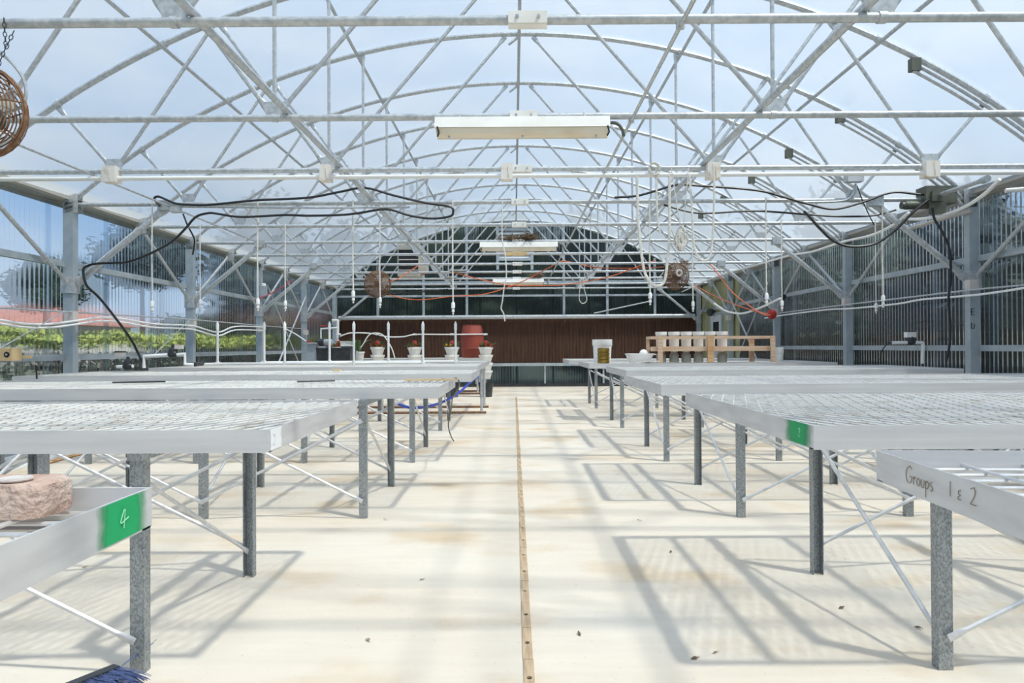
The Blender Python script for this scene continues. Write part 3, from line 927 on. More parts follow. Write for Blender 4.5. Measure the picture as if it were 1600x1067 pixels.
solo('chalky_disc', MB().lathe([(.026, 0), (.028, .003), (.026, .006), (.020, .0065), (.018, .005)], (-.938, 1.30, zb + .0645), 24), 'coin', 'flat chalky disc lying on a reddish concrete block', 'disc')

# broom
br = thing('broom', 'broom head with dark grey bar and blue bristles on the floor', 'broom', (-1.46, 2.36, 0))
a = Vector((-1.54, 2.10, .06)); b_ = Vector((-1.385, 2.405, .05))
d = (b_ - a).normalized(); nrm = Vector((d.y, -d.x, 0))
mb = MB()
pr = [a + nrm * .018, b_ + nrm * .018, b_ - nrm * .018, a - nrm * .018]
mb.add([tuple(p_ + Vector((0, 0, -.012))) for p_ in pr] + [tuple(p_ + Vector((0, 0, .012))) for p_ in pr],
       [(3, 2, 1, 0), (4, 5, 6, 7), (0, 1, 5, 4), (1, 2, 6, 5), (2, 3, 7, 6), (3, 0, 4, 7)])
part('head_bar', mb, 'dark', br, False)
mb = MB(); rnd = random.Random(4)
for i in range(420):
    q = rnd.random(); base_ = a.lerp(b_, q) + nrm * (.014 + .004 * rnd.random()) + Vector((0, 0, rnd.uniform(-.01, .01)))
    ln = rnd.uniform(.085, .125); sprd = (q - .5) * .5 + rnd.uniform(-.25, .25)
    tip = base_ + nrm * ln + d * sprd * ln
    tip.z = max(.003, rnd.uniform(.004, .045))
    mid = base_.lerp(tip, .55) + Vector((0, 0, .008))
    mb.tube([base_, mid, tip], [.0016, .0015, .001], 3, False)
for q in ((.10, .05), (.13, .09), (.12, .075)):
    mb.tube([b_ + nrm * .01, b_ + d * q[0] * .8 + Vector((0, 0, .03)), b_ + d * q[0] + Vector((.02, 0, q[1] * .6))], .0012, 3)
part('bristles', mb, 'bristle', br, kind='stuff')

# ------------------------------------------------------------------ strip lights
def strip_light(k, px0, px1, lab, L=1.27):
    yk = K(k)
    x0 = P(px0, 200, yk).x; x1 = P(px1, 200, yk).x
    o = thing('strip_light', lab, 'light', ((x0 + x1) / 2, yk, 2.70), 'strip lights')
    z1 = ZCH - .02
    mb = MB()
    prof = [(-.075, z1 - .085), (-.045, z1), (.045, z1), (.075, z1 - .085)]
    vs = [(x0, yk - .02 + a_, z_) for a_, z_ in prof] + [(x1, yk - .02 + a_, z_) for a_, z_ in prof]
    mb.add(vs, [(0, 1, 5, 4), (1, 2, 6, 5), (2, 3, 7, 6), (0, 3, 2, 1), (4, 5, 6, 7), (0, 4, 7, 3)])
    part('housing', mb, 'white', o, False)
    mb = MB(); pr = [(-.068, z1 - .087), (-.062, z1 - .125), (-.04, z1 - .14), (.04, z1 - .14), (.062, z1 - .125), (.068, z1 - .087)]
    n = len(pr)
    vs = [(x0 + .012, yk - .02 + a_, z_) for a_, z_ in pr] + [(x1 - .012, yk - .02 + a_, z_) for a_, z_ in pr]
    mb.add(vs, [(i, (i + 1), n + i + 1, n + i) for i in range(n - 1)] + [tuple(range(n)), tuple(range(2 * n - 1, n - 1, -1)), (0, n, 2 * n - 1, n - 1)])
    part('diffuser', mb, 'lens', o)
    for xx in (x0 + .02, x1 - .02):
        part('end_clip', MB().tube([(xx, yk - .098, z1 - .08), (xx + .012, yk - .092, z1 - .125), (xx, yk - .07, z1 - .145)], .006, 6), 'dark', o)
    for q in (.08, .5, .92):
        part('latch', MB().cbox((x0 + (x1 - x0) * q, yk - .06, z1 - .144), (.015, .012, .014)), 'post', o, False)
    for q in (.14, .86):
        xx = x0 + (x1 - x0) * q
        part('hanger_strap', MB().tube([(xx, yk - .03, z1), (xx, yk - .03, ZCH + .03), (xx, yk + .03, ZCH + .03), (xx, yk + .03, z1)], .004, 5), 'white', o)
    part('flex_cable', MB().tube(smooth_path([(x1, yk, z1 - .03), (x1 + .06, yk, z1 - .035), (x1 + .10, yk, z1 - .08), (x1 + .11, yk, z1 - .13)], 4), .012, 7), 'motor', o)
    return o


strip_light(1, 681, 951, 'big white strip light with rusty diffuser end hanging over the aisle')
strip_light(5, 749, 870, 'white strip light with dry nests lying on the tubes around it')
strip_light(9, 769, 848, 'faint white strip light hanging nearest the gable louvre')


def nest(pt, lx, ly, lz, lab, seed):
    rnd = random.Random(seed); mb = MB()
    for i in range(90):
        c = Vector((rnd.gauss(0, .28) * lx, rnd.gauss(0, .3) * ly, abs(rnd.gauss(0, .4)) * lz))
        dv = Vector((rnd.gauss(0, 1), rnd.gauss(0, .6), rnd.gauss(0, .25))).normalized() * rnd.uniform(.05, .11)
        mb.tube([pt + c - dv, pt + c + Vector((0, 0, .006)), pt + c + dv], .006, 4)
    return solo('bird_nest', mb, 'nest', lab, 'nest')


nest(P(803, 374, K(5)), .30, .12, .05, 'pale dried grass nest on the chord above a strip light', 1)
nest(P(826, 373, K(5)), .20, .12, .06, 'dark dried grass nest on the chord above a strip light', 2)
nest(P(838, 432, K(9)), .22, .12, .08, 'dark dried grass nest beside the strip light nearest the louvre', 3)
solo('nest_board', MB().cbox(P(806, 397, K(6)) , (.40, .16, .055)), 'ply', 'yellow brown wooden board lying on a chord under the nests', 'board', smooth=False)

# ------------------------------------------------------------------ white pipe with wooden blocks under truss chord 2
yk = K(2)
wp = thing('white_pipe', 'long white pipe clamped under a roof chord by wooden blocks', 'pipe', (0, yk, ZCH - .07))
part('pipe', MB().tube([(XL + .1, yk - .03, ZCH - .075), (XR - .1, yk - .03, ZCH - .07)], .021, 10), 'pvc', wp)
for px, w_ in ((177, .13), (511, .10), (792, .11), (1112, .12), (1450, .13)):
    x = P(px, 270, yk).x
    part('wood_block', MB().box((x - w_ / 2, yk - .085, ZCH - .115), (x + w_ / 2, yk + .03, ZCH + .035)), 'block', wp, False)
    part('string_tie', MB().tube([(x + .02, yk - .088, ZCH - .1), (x + .01, yk - .09, ZCH), (x + .02, yk - .03, ZCH + .04)], .003, 5), 'rope', wp)

# white conduit run and junction boxes on truss 3 (left and right)
yk = K(3) - .04
solo('chord_conduit', MB().tube([P(276, 323, yk), P(450, 325, yk), P(640, 324, yk)], .012, 8), 'galv', 'thin conduit under the cable draped chord near the hedge side eave', 'conduit')
solo('junction_box', MB().cbox(P(275, 328, yk), (.11, .08, .06)), 'galv', 'grey junction box on the chord where the black cable loops', 'box', smooth=False)
jb = thing('junction_box', 'grey junction box at a truss node with conduit bending down', 'box', P(1334, 286, yk))
part('box', MB().cbox(P(1334, 273, yk), (.19, .10, .17)), 'galv', jb, False)
part('cover', MB().cbox(P(1334, 276, yk - .06), (.13, .012, .11)), 'doorw', jb, False)
part('conduit_elbow', MB().tube(smooth_path([P(1337, 287, yk), P(1334, 300, yk), P(1325, 311, yk), P(1305, 315, yk), P(1250, 316, yk)], 4), .014, 8), 'galv', jb)

# ------------------------------------------------------------------ mister drops (white hose with valve and nozzle)
def drop(px, pyb, k):
    lab = 'white misting hose with valve hanging from the cable draped chord' if k == 3 else 'white misting hose with valve hanging from the chord behind the black cables'
    yk = K(k) - .035
    bt = P(px, pyb, yk)
    o = thing('mister_drop', lab, 'hose', (bt.x, yk, bt.z), 'misting drops on the cable draped chord' if k == 3 else 'misting drops behind the black cables')
    x, z = bt.x, bt.z
    part('hose', MB().tube([(x, yk, z + .12), (x - .004, yk, (z + ZCH) / 2), (x, yk, ZCH + .03)], .0085, 6), 'rope', o)
    part('valve', MB().lathe([(.012, z + .045), (.022, z + .05), (.022, z + .105), (.012, z + .12)], (x, yk, 0), 10), 'pvc', o)
    part('nozzle', MB().lathe([(.004, z - .03), (.012, z - .02), (.006, z - .005), (.017, z + .005), (.017, z + .03), (.008, z + .045)], (x, yk, 0), 8), 'white', o)


for px, pyb, k in ((238, 486, 3), (403, 482, 3), (552, 470, 3), (708, 488, 3), (1016, 473, 3), (1198, 474, 3), (1380, 477, 3),
                   (313, 481, 4), (446, 483, 4), (594, 478, 4), (1083, 484, 4), (1222, 483, 4), (1369, 487, 4)):
    drop(px, pyb, k)

# rope loops, rope bundle
yk = K(2) - .06
def pts(lst, D): return [P(x, y, D) for x, y in lst]
cable('rope_loop', pts([(995, 275), (996, 305), (997.5, 347), (1002, 394), (1007, 424), (1016, 441), (1029, 446.7), (1038.5, 438), (1043, 406), (1045.5, 370), (1046, 345), (1046, 275)], yk), .013, 'rope', 'long white hose loop hanging from the white pipe beside the rope bundle', 'hose')
cable('rope_loop', pts([(1077, 272), (1081, 324), (1083, 370), (1086.5, 392), (1093.5, 404), (1103, 407), (1110, 398), (1113.5, 370), (1116, 300), (1114.6, 256)], yk - .05), .010, 'rope', 'short white hose loop hanging by a wooden block', 'hose')
cable('rope_strand', pts([(1025, 262), (1026, 300), (1027, 335), (1031.5, 365)], yk), .009, 'rope', 'loose white rope end knotted to the white pipe', 'rope')
mb = MB(); rnd = random.Random(11); c = P(1022, 264, yk)
for i in range(8):
    a0 = rnd.random() * 6
    mb.tube([c + Vector((math.cos(a0 + q) * .05, math.sin(q * 2 + i) * .03, math.sin(a0 + q) * .06)) for q in [j * .7 for j in range(9)]], .009, 5)
solo('rope_knot', mb, 'rope', 'bunched white rope knot tied around the white pipe', 'rope')
c = P(1064, 374, yk)
mb = MB()
for i in range(20):
    a0 = rnd.random() * 6; rx = rnd.uniform(.004, .055); rz_ = rnd.uniform(.06, .11); oz = rnd.uniform(-.02, .02)
    mb.tube([c + Vector((math.cos(a0 + q) * rx + rnd.uniform(-.008, .008), math.sin(q + i) * .035, math.sin(a0 + q) * rz_ + oz)) for q in [j * .55 for j in range(12)]], .0085, 5)
rb = thing('rope_bundle', 'coiled bundle of white rope hanging on strings from the white pipe', 'rope', c)
part('coil', mb, 'rope', rb)
part('hanging_string', MB().tube([P(1049, 262, yk), P(1063, 356, yk)], .005, 5), 'rope', rb)
part('hanging_string', MB().tube([P(1076, 262, yk), P(1067, 358, yk)], .005, 5), 'rope', rb)
part('hanging_string', MB().tube([P(1046, 350, yk), P(1056, 378, yk)], .005, 5), 'rope', rb)
cable('pull_string', pts([(785, 314), (784.6, 371), (789, 396), (791, 418), (791, 432), (788, 447), (785, 470), (783, 482), (787, 490), (789, 502)], K(3) - .03), .007, 'rope', 'kinked white string hanging over the aisle between the strip lights', 'string')
cable('rope_loop', pts([(908, 434), (905, 466), (911, 474), (917, 468), (913, 452), (911, 434)], K(9) - .03), .009, 'rope', 'small pale rope loop hanging in front of the gable sheets', 'rope')

# ------------------------------------------------------------------ cables and hoses
D3 = K(3) - .07
cable('black_cable', pts([(250, 322), (241, 311), (247, 307), (260, 312), (275, 318), (298, 320), (328, 320), (400, 313), (480, 309), (530, 300), (570, 293.6), (614, 305), (665, 317), (703, 323), (708, 331), (703, 338), (675, 341.5), (641, 337), (604, 327), (560, 333), (530, 336), (480, 337), (444, 336), (377, 339), (340, 334), (326, 333), (306, 339), (288, 359), (267, 378.6), (235, 396), (200, 409), (180, 410.5), (150, 412), (138, 415), (130, 422), (135, 445)], D3)
      + [P(152, 462, 8.1), P(169, 482, 8.15), P(202, 526, 8.2), P(215, 550, 8.3), P(223, 567, 8.3)], .014, 'black', 'long black cable looping along a chord and down the sunny side post', 'cable')
cable('black_cable', pts([(286, 334), (293, 352), (301, 367), (304, 378), (301, 398)], K(4) + .2), .012, 'black', 'short black cable dropping from the junction box to the next post', 'cable')
cable('black_cable', pts([(960, 308.5), (995, 306), (1025, 298), (1058, 288.6), (1091, 290), (1180, 297), (1225, 308), (1260, 318), (1302, 326.7), (1345, 317), (1392, 301), (1430, 303), (1470, 308)], D3), .014, 'black', 'black cable swagged along a chord to the grey green motor', 'cable')
cable('black_cable', pts([(1037, 320), (1077, 331), (1110, 333), (1180, 329.6), (1260, 335), (1307, 338), (1362, 337), (1400, 328)], D3 + .05), .012, 'black', 'lower black cable running level under the swagged one', 'cable')
cable('black_cable', pts([(1256, 330), (1266, 340), (1281, 357), (1302, 376), (1328, 385), (1366, 381), (1398, 360), (1426, 332), (1451, 312)], D3 - .05), .016, 'black', 'black cable sagging in a deep loop below the grey green motor', 'cable')
cable('black_cable', pts([(1457, 325), (1460, 342), (1472, 362), (1484, 391), (1485, 438), (1482, 469), (1485, 513), (1483, 543), (1478, 566)], D3 - .12), .015, 'black', 'black cable hanging down the tree side wall to a bench', 'cable')
cable('thin_cable', pts([(1339, 290), (1346, 309), (1356, 332), (1366, 352)], D3), .007, 'black', 'thin black wire hanging from the node junction box', 'cable')

# white hoses festooned along the right eave
cable('white_hose', [PX(x, y, 4.95) for x, y in ((1562, 280), (1540, 302), (1510, 322), (1475, 336), (1440, 342), (1415, 342))], .02, 'pvc', 'white hose end sagging past the grey green motor', 'hose')
cable('white_hose', [PX(x, y, 4.9) for x, y in ((1420, 332), (1395, 352), (1360, 368), (1316, 378), (1270, 393), (1235, 399), (1192, 411), (1160, 420), (1134, 427), (1100, 440), (1060, 458), (1031, 465))], .018, 'pvc', 'long white hose festooned along the tree side eave', 'hose')
cable('white_hose', [PX(x, y, 4.8) for x, y in ((1219.5, 466), (1197, 477), (1177, 485), (1161, 489.5), (1147, 489), (1132, 485), (1116, 474))], .022, 'pvc', 'white hose sagging in front of the door', 'hose')
cable('white_hose', [PX(x, y, 5.18) for x, y in ((1660, 440), (1600, 450), (1540, 459), (1500, 463), (1440, 468), (1400, 475), (1330, 482), (1290, 484), (1219, 493), (1195, 497))], .013, 'pvc', 'white hose clipped along the tree side posts', 'hose')
solo('wall_conduit', MB().tube([PX(1660, 440, 5.22), PX(1526, 452, 5.22), PX(1330, 475, 5.22), PX(1219, 489, 5.22)], .011, 6), 'galv', 'thin conduit between the boxes on the tree side posts', 'conduit')
for dy, lab in ((0, 'upper white water hose waving along the sunny side posts'), (5.5, 'lower white water hose waving along the sunny side posts')):
    cable('white_hose', [PX(x, y + dy, -5.05) for x, y in ((-60, 490), (0, 500), (40, 506), (80, 506), (120, 501), (156, 496), (190, 498), (240, 506), (300, 509), (340, 519), (368, 510), (413, 511))], .014, 'pvc', lab, 'hose')
solo('wall_conduit', MB().tube([PX(-60, 478, -5.08), PX(0, 481, -5.08), PX(104, 487, -5.08), PX(298, 499, -5.08), PX(412, 509, -5.08), PX(478, 514, -5.08)], .011, 6), 'galv', 'thin conduit between the boxes on the sunny side posts', 'conduit')
cable('guy_wire', [PX(100, 487, -5.0), PX(0, 544, -5.0), PX(-40, 566, -5.0)], .006, 'galv', 'slanting guy wire by the plywood box', 'wire')
cable('guy_wire', [PX(297, 499, -5.0), PX(240, 555, -5.0)], .006, 'galv', 'slanting guy wire by the valve manifold', 'wire')
cable('white_hose', [P(x, y, 13.2) for x, y in ((447, 514), (462, 522), (478, 533))], .012, 'pvc', 'short white hose dropping to the grey control shelf', 'hose')

o = thing('wall_lamp', 'dark lamp on the wall above the white door', 'lamp', PX(1113, 489, XR + .0))
c = PX(1113, 488, XR)
part('arm', MB().box((c.x - .02, c.y - .03, c.z - .03), (c.x + .08, c.y + .03, c.z + .03)), 'dark', o, False)
part('lamp_head', MB().lathe([(.05, -.10), (.10, .0), (.09, .08), (.04, .11)], (c.x - .06, c.y, c.z), 14), 'dark', o)
c = PX(1224, 464, XR - .13)
solo('black_disc', MB().lathe([(.05, -.02), (.06, 0), (.05, .02)], (c.x, c.y, c.z), 16, 'Y'), 'black', 'small black disc fixed on the tree side wall above the cord reel', 'disc')
c = PX(412, 455, XL + .12)
o = thing('wall_sensor', 'small grey sensor box with cap on a sunny side post', 'sensor', c)
part('box', MB().cbox((c.x, c.y, c.z), (.12, .08, .20)), 'post', o, False)
part('cap', MB().lathe([(.05, .10), (.05, .14), (.03, .16)], (c.x, c.y, c.z), 12), 'white', o)

# orange extension cords
cable('orange_cord', pts([(608, 461), (636, 467), (664, 468), (706, 463), (754, 460), (790, 450), (820, 438), (860, 417), (878, 408), (906, 413), (934, 418), (990, 419), (1038, 417)], K(7) + .05), .011, 'orange', 'orange cord strung from the fan to fan across the chords', 'cord')
cable('orange_cord', pts([(704, 424), (740, 434), (766, 440), (800, 446), (860, 446), (880, 445), (916, 440), (960, 430), (992, 418), (1024, 407)], K(8) - .03), .012, 'orange', 'orange cord sagging beneath the strip light nearest the louvre', 'cord')
cable('orange_cord', [P(610, 440, K(7) + .05), P(624, 434, K(7) + .6), P(646, 420, 15.2), P(659, 411, 15.9)], .010, 'orange', 'orange cord rising from the round fan to the heater', 'cord')
cable('orange_cord', [PX(x, y, 4.3) for x, y in ((1104, 405), (1120, 426), (1140, 452), (1160, 470), (1190, 490), (1204, 492))], .012, 'orange', 'orange cord running down from the eave to the red reel', 'cord')
cable('orange_cord', [PX(x, y, 4.5) for x, y in ((1078, 442), (1100, 454), (1120, 464), (1160, 480), (1200, 491))], .011, 'orange', 'orange cord running from the rusty tangled fan to the red reel', 'cord')
o = thing('cord_reel', 'red cord reel hung on the tree side wall', 'reel', PX(1207, 492, 4.75))
c = PX(1207, 491, 4.75)
mb = MB()
for q in range(5): mb.tube([c + Vector((math.cos(a) * (.045 + .008 * q), -.02 + .012 * q, math.sin(a) * (.04 + .01 * q))) for a in [i * PI / 8 for i in range(16)]], .012, 6, closed=True)
part('coil', mb, 'red', o); part('hub', MB().lathe([(.028, -.04), (.028, .05)], c, 12, 'Y'), 'red', o)
cable('red_wire', [PX(x, y, -4.9) for x, y in ((398, 469), (420, 460), (440, 449), (456, 438))], .009, 'red', 'red wire rising along the sunny side knee brace', 'wire')
cable('blue_hose', [P(619, 630, 9.2), P(636, 636, 9.4), P(656, 637, 9.6), P(677, 633, 10.0), P(694, 627, 10.4), P(706, 621, 10.8), P(720, 611, 11.2), P(735, 597, 11.6), P(748, 587, 11.93)], .02, 'blue', 'blue hose slung under the benches towards the pipe legged bench', 'hose')
cable('grey_wire', [P(690, 592, 6.0), P(704, 593, 6.1), P(713, 591, 6.12), P(718, 600, 6.2), P(713, 613, 6.5), P(707, 622, 7.0), P(705, 639, 7.4), P(701, 656, 7.7), P(701, 669, 7.9), P(705, 682, 8.2), P(709, 689, 8.35)], .007, 'motor', 'thin grey wire hanging from a bench corner to the floor', 'wire')

# ------------------------------------------------------------------ fans
def fan(c, rz, R, lab, front=True, tilt=0):
    o = thing('circulation_fan', lab, 'fan', c, 'circulation fans')
    o.rotation_euler = (tilt, 0, rz)
    mb = MB()
    for q in range(1, 19):
        r = R * q / 18; dep = -.11 * math.sqrt(max(0, 1 - (r / R) ** 2)) - .02
        mb.tube([(r * math.cos(a), dep, r * math.sin(a)) for a in [i * 2 * PI / 28 for i in range(28)]], .0042, 4, closed=True)
    link('front_guard', mb.mesh('front_guard', 'rust'), o)
    mb = MB()
    for q in range(3, 12):
        r = R * q / 11; dep = .11 * math.sqrt(max(0, 1 - (r / R) ** 2)) + .02
        mb.tube([(r * math.cos(a), dep, r * math.sin(a)) for a in [i * 2 * PI / 28 for i in range(28)]], .0036, 4, closed=True)
    link('rear_guard', mb.mesh('rear_guard', 'rust'), o)
    for s_ in (-1, 1):
        mb = MB()
        for i in range(8):
            a = i * PI / 4 + .2
            mb.tube([(R * q * math.cos(a), s_ * (.11 * math.sqrt(max(0, 1 - q * q)) + .024), R * q * math.sin(a)) for q in (.15, .4, .65, .85, 1.0)], .0045, 4)
        link('guard_spokes', mb.mesh('guard_spokes', 'rust'), o)
    link('rim_band', MB().tube([(R * math.cos(a), 0, R * math.sin(a)) for a in [i * 2 * PI / 32 for i in range(32)]], .012, 6, closed=True).mesh('rim_band', 'rust'), o)
    mb = MB()
    for i in range(3):
        a0 = i * 2 * PI / 3 + .4; vs = []
        for q in (.15, .4, .7, .9):
            for sgn in (-1, 1):
                a = a0 + sgn * (.38 - .12 * abs(q - .6))
                vs.append((R * q * math.cos(a), sgn * .035, R * q * math.sin(a)))
        mb.add(vs, [(0, 1, 3, 2), (2, 3, 5, 4), (4, 5, 7, 6)])
    link('blade', mb.mesh('blades', 'heater'), o)
    link('motor', MB().lathe([(.02, -.07), (.06, -.06), (.07, -.03), (.07, .13), (.05, .16), (.02, .165)], (0, 0, 0), 16, 'Y').mesh('motor', 'motor'), o)
    return o


def chain(a, b_, r=.011, mat='rust', name='chain'):
    a = Vector(a); b_ = Vector(b_); d = b_ - a; n = max(2, int(d.length / (r * 2.1))); d.normalize()
    s1 = d.orthogonal().normalized(); s2 = d.cross(s1); mb = MB()
    for i in range(n):
        c = a.lerp(b_, (i + .5) / n); s_ = s1 if i % 2 else s2
        mb.tube([c + d * math.cos(q) * r * 1.35 + s_ * math.sin(q) * r * .7 for q in [j * PI / 4 for j in range(8)]], r * .2, 4, closed=True)
    return mb


fc = P(-38, 176, K(0) - .02)
f1 = fan(fc, math.radians(4), .245, 'rusty wire cage fan with armoured cable hanging on chains from the front chord')
def fchild(name, mb, mat, f):  # world mesh under a rotated fan
    o = link(name, mb.mesh(name, mat)); o.parent = f
    bpy.context.view_layer.update(); o.matrix_parent_inverse = f.matrix_world.inverted(); return o
bpy.context.view_layer.update()
fchild('chain', chain(P(6, 28, K(0) - .03), P(9, 72, K(0) - .03)), 'dark', f1)
fchild('chain', chain(P(22, 48, K(0) - .03), P(9, 76, K(0) - .03)), 'dark', f1)
fchild('chain', chain(P(9, 74, K(0) - .03), P(-12, 125, K(0) - .03)), 'dark', f1)
mb = MB().tube(smooth_path([P(-20, 70, K(0)), P(0, 82, K(0)), P(22, 102, K(0)), P(36, 122, K(0)), P(41, 142, K(0)), P(38, 160, K(0)), P(28, 170, K(0)), P(5, 178, K(0))], 8), .0085, 7)
fchild('armoured_cable', mb, 'galv', f1)
f2 = fan(P(590, 444, K(7)), math.radians(8), .265, 'rusty round fan with a clean face hanging near the heater')
f3 = fan(P(1056, 432, K(7)), math.radians(-30), .265, 'rusty round fan tangled with wire hanging on the tree side')
bpy.context.view_layer.update()
for f_, px in ((f2, 590), (f3, 1056)):
    c = f_.location
    fchild('hanger_rod', MB().tube([(c.x, c.y, c.z + .25), (c.x, c.y, ZCH + .02)], .009, 6), 'rust', f_)
mb = MB(); rnd = random.Random(8); c = f3.location
for i in range(26):
    p0 = c + Vector((rnd.uniform(-.25, .25), rnd.uniform(-.2, .05), rnd.uniform(-.1, .33)))
    mb.tube([p0 + Vector((rnd.uniform(-.12, .12), rnd.uniform(-.05, .05), rnd.uniform(-.1, .1))) for _ in range(4)], .006, 4)
fchild('wire_tangle', mb, 'rust', f3)
fchild('pale_hub', MB().tube([c + Vector((math.cos(a) * .05 + .02, -.2, math.sin(a) * .055 + .05)) for a in [i * PI / 8 for i in range(16)]], .022, 8, closed=True), 'coin', f3)

# heater with louvres
hy = 15.9
h0 = P(621, 431, hy); h1 = P(654, 382, hy)
ht = thing('unit_heater', 'beige unit heater with dark louvres hung from the chords', 'heater', ((h0.x + h1.x) / 2, hy, h0.z))
mb = MB().box((h0.x, hy, h0.z), (h1.x + .02, hy + .55, h1.z))
part('casing', mb, 'heater', ht, False)
part('louvre_opening', MB().box((h0.x + .03, hy - .006, h0.z + .09), (h1.x - .01, hy, h1.z - .1)), 'black', ht, False)
for q in range(5):
    z = h0.z + .12 + q * (h1.z - h0.z - .24) / 4
    part('louvre_blade', MB().box((h0.x + .03, hy - .03, z), (h1.x - .01, hy - .004, z + .022)), 'heater', ht, False)
part('side_box', MB().box((h1.x + .02, hy + .05, h0.z + .1), (h1.x + .17, hy + .5, h0.z + .42)), 'heater', ht, False)
part('gas_valve', MB().lathe([(.04, 0), (.04, .07)], (h1.x + .1, hy + .03, h0.z + .03), 12), 'red', ht)
part('hanger_rod', MB().tube([(h0.x + .1, hy + .2, h1.z), (h0.x + .1, hy + .2, arch_z(h0.x + .1) - .04)], .01, 6).tube([(h1.x - .1, hy + .2, h1.z), (h1.x - .1, hy + .2, arch_z(h1.x - .1) - .04)], .01, 6), 'galv', ht)
cable('black_pipe', pts([(530, 461), (600, 460), (640, 457), (668, 455), (700, 452)], 17.3), .016, 'black', 'black gas pipe running level beneath the heater', 'pipe')
for px, py, w_, kk in ((716, 420, 26, 8), (706, 431, 17, 9)):
    a = P(px - w_ / 2, py, K(kk)); b2 = P(px + w_ / 2, py, K(kk))
    solo('flat_bar', MB().box((a.x, K(kk) - .08, ZCH + .022), (b2.x, K(kk) + .08, ZCH + .055)), 'galv', 'short flat galvanized bar lying on the chords near the heater', 'bar', 'flat bars near the heater', smooth=False)
solo('spare_pipe', MB().tube([P(928, 489.5, YB - .12), P(1014, 471, YB - .12)], .02, 8), 'galv', 'loose grey pipe slanting in front of the gable sheets', 'pipe')

# vent motor on the right eave
mo = thing('vent_motor', 'grey green roll up vent gear motor under the tree side eave', 'motor', P(1450, 326, 7.95))
D = 7.95
part('gearbox', MB().box(tuple(P(1447, 317, D)), tuple(P(1479, 296, D + .2))), 'motor', mo, False)
part('cover', MB().box(tuple(P(1457, 314, D - .03)), tuple(P(1472, 299, D))), 'motor', mo, False)
a = P(1408, 321, D + .08); b2 = P(1450, 320, D + .08)
part('motor_drum', MB().tube([a, a.lerp(b2, .12), a.lerp(b2, .13), b2], [.042, .042, .05, .05], 14), 'motor', mo)
part('shaft', MB().tube([P(1464, 306, D + .1), P(1543, 279, D - 1.1)], .024, 10), 'galv', mo)
part('coupling', MB().tube([P(1535, 282, D - .98), P(1543, 279, D - 1.1)], .036, 10), 'post', mo)
part('mount_plate', MB().box(tuple(P(1452, 335, D)), tuple(P(1478, 317, D + .012))), 'motor', mo, False)
part('support_rail', MB().tube([P(1418, 358, D + .9), P(1518, 329, D)], .025, 6), 'eave', mo)
solo('white_pipe_stub', MB().tube([P(1571, 298, 7.1), P(1640, 292, 7.0)], .024, 10), 'pvc', 'white pipe stub under the tree side eave', 'pipe')
# ------------------------------------------------------------------ white pipe risers on the left bench
zb5 = ZT + .02
def riser_row(xs, D, lab, group):
    x0 = P(xs[0], 560, D).x; x1 = P(xs[-1], 560, D).x
    o = thing('riser_manifold', lab, 'pipe', ((x0 + x1) / 2, D, zb5), group)
    part('manifold', MB().tube([(x0 - .05, D, zb5 + .022), (x1 + .03, D, zb5 + .022)], .022, 10), 'pvc', o)
    for px in xs:
        x = P(px, 560, D).x; zt_ = P(px, 503, D).z
        r_ = part('riser', MB().tube([(x, D, zb5 + .02), (x, D, zt_ - .12)], .019, 10), 'pvc', o)
        part('riser_cap', MB().lathe([(.024, zt_ - .13), (.024, zt_ - .03), (.014, zt_ - .015), (.008, zt_ + .01)], (x, D, 0), 10), 'pvc', r_)
        part('tee', MB().lathe([(.029, zb5 + .0), (.029, zb5 + .06)], (x, D, 0), 10), 'pvc', r_)


riser_row([340, 445, 553, 661], 10.6, 'near row of white pipe risers standing on a mesh bench', 'white riser rows')
riser_row([413, 515, 607, 712], 11.45, 'row of white pipe risers reaching beside the terracotta barrel', 'white riser rows')

# hose feeding the planters, with drop emitters
yh = 16.15
cable('feed_hose', [P(x, y, yh) for x, y in ((524, 540), (527, 529), (540, 522), (553, 520), (580, 521), (605, 526), (630, 526), (650, 522.5), (700, 522.5), (760, 522))], .014, 'pvc', 'white feed hose spanning the planter towers', 'hose')
cable('feed_hose', [P(x, y, 15.95) for x, y in ((556, 551), (566, 540), (576, 524), (588, 520), (600, 525), (612, 544), (617, 560))], .014, 'pvc', 'grey white hose arched over the second planter tower', 'hose')


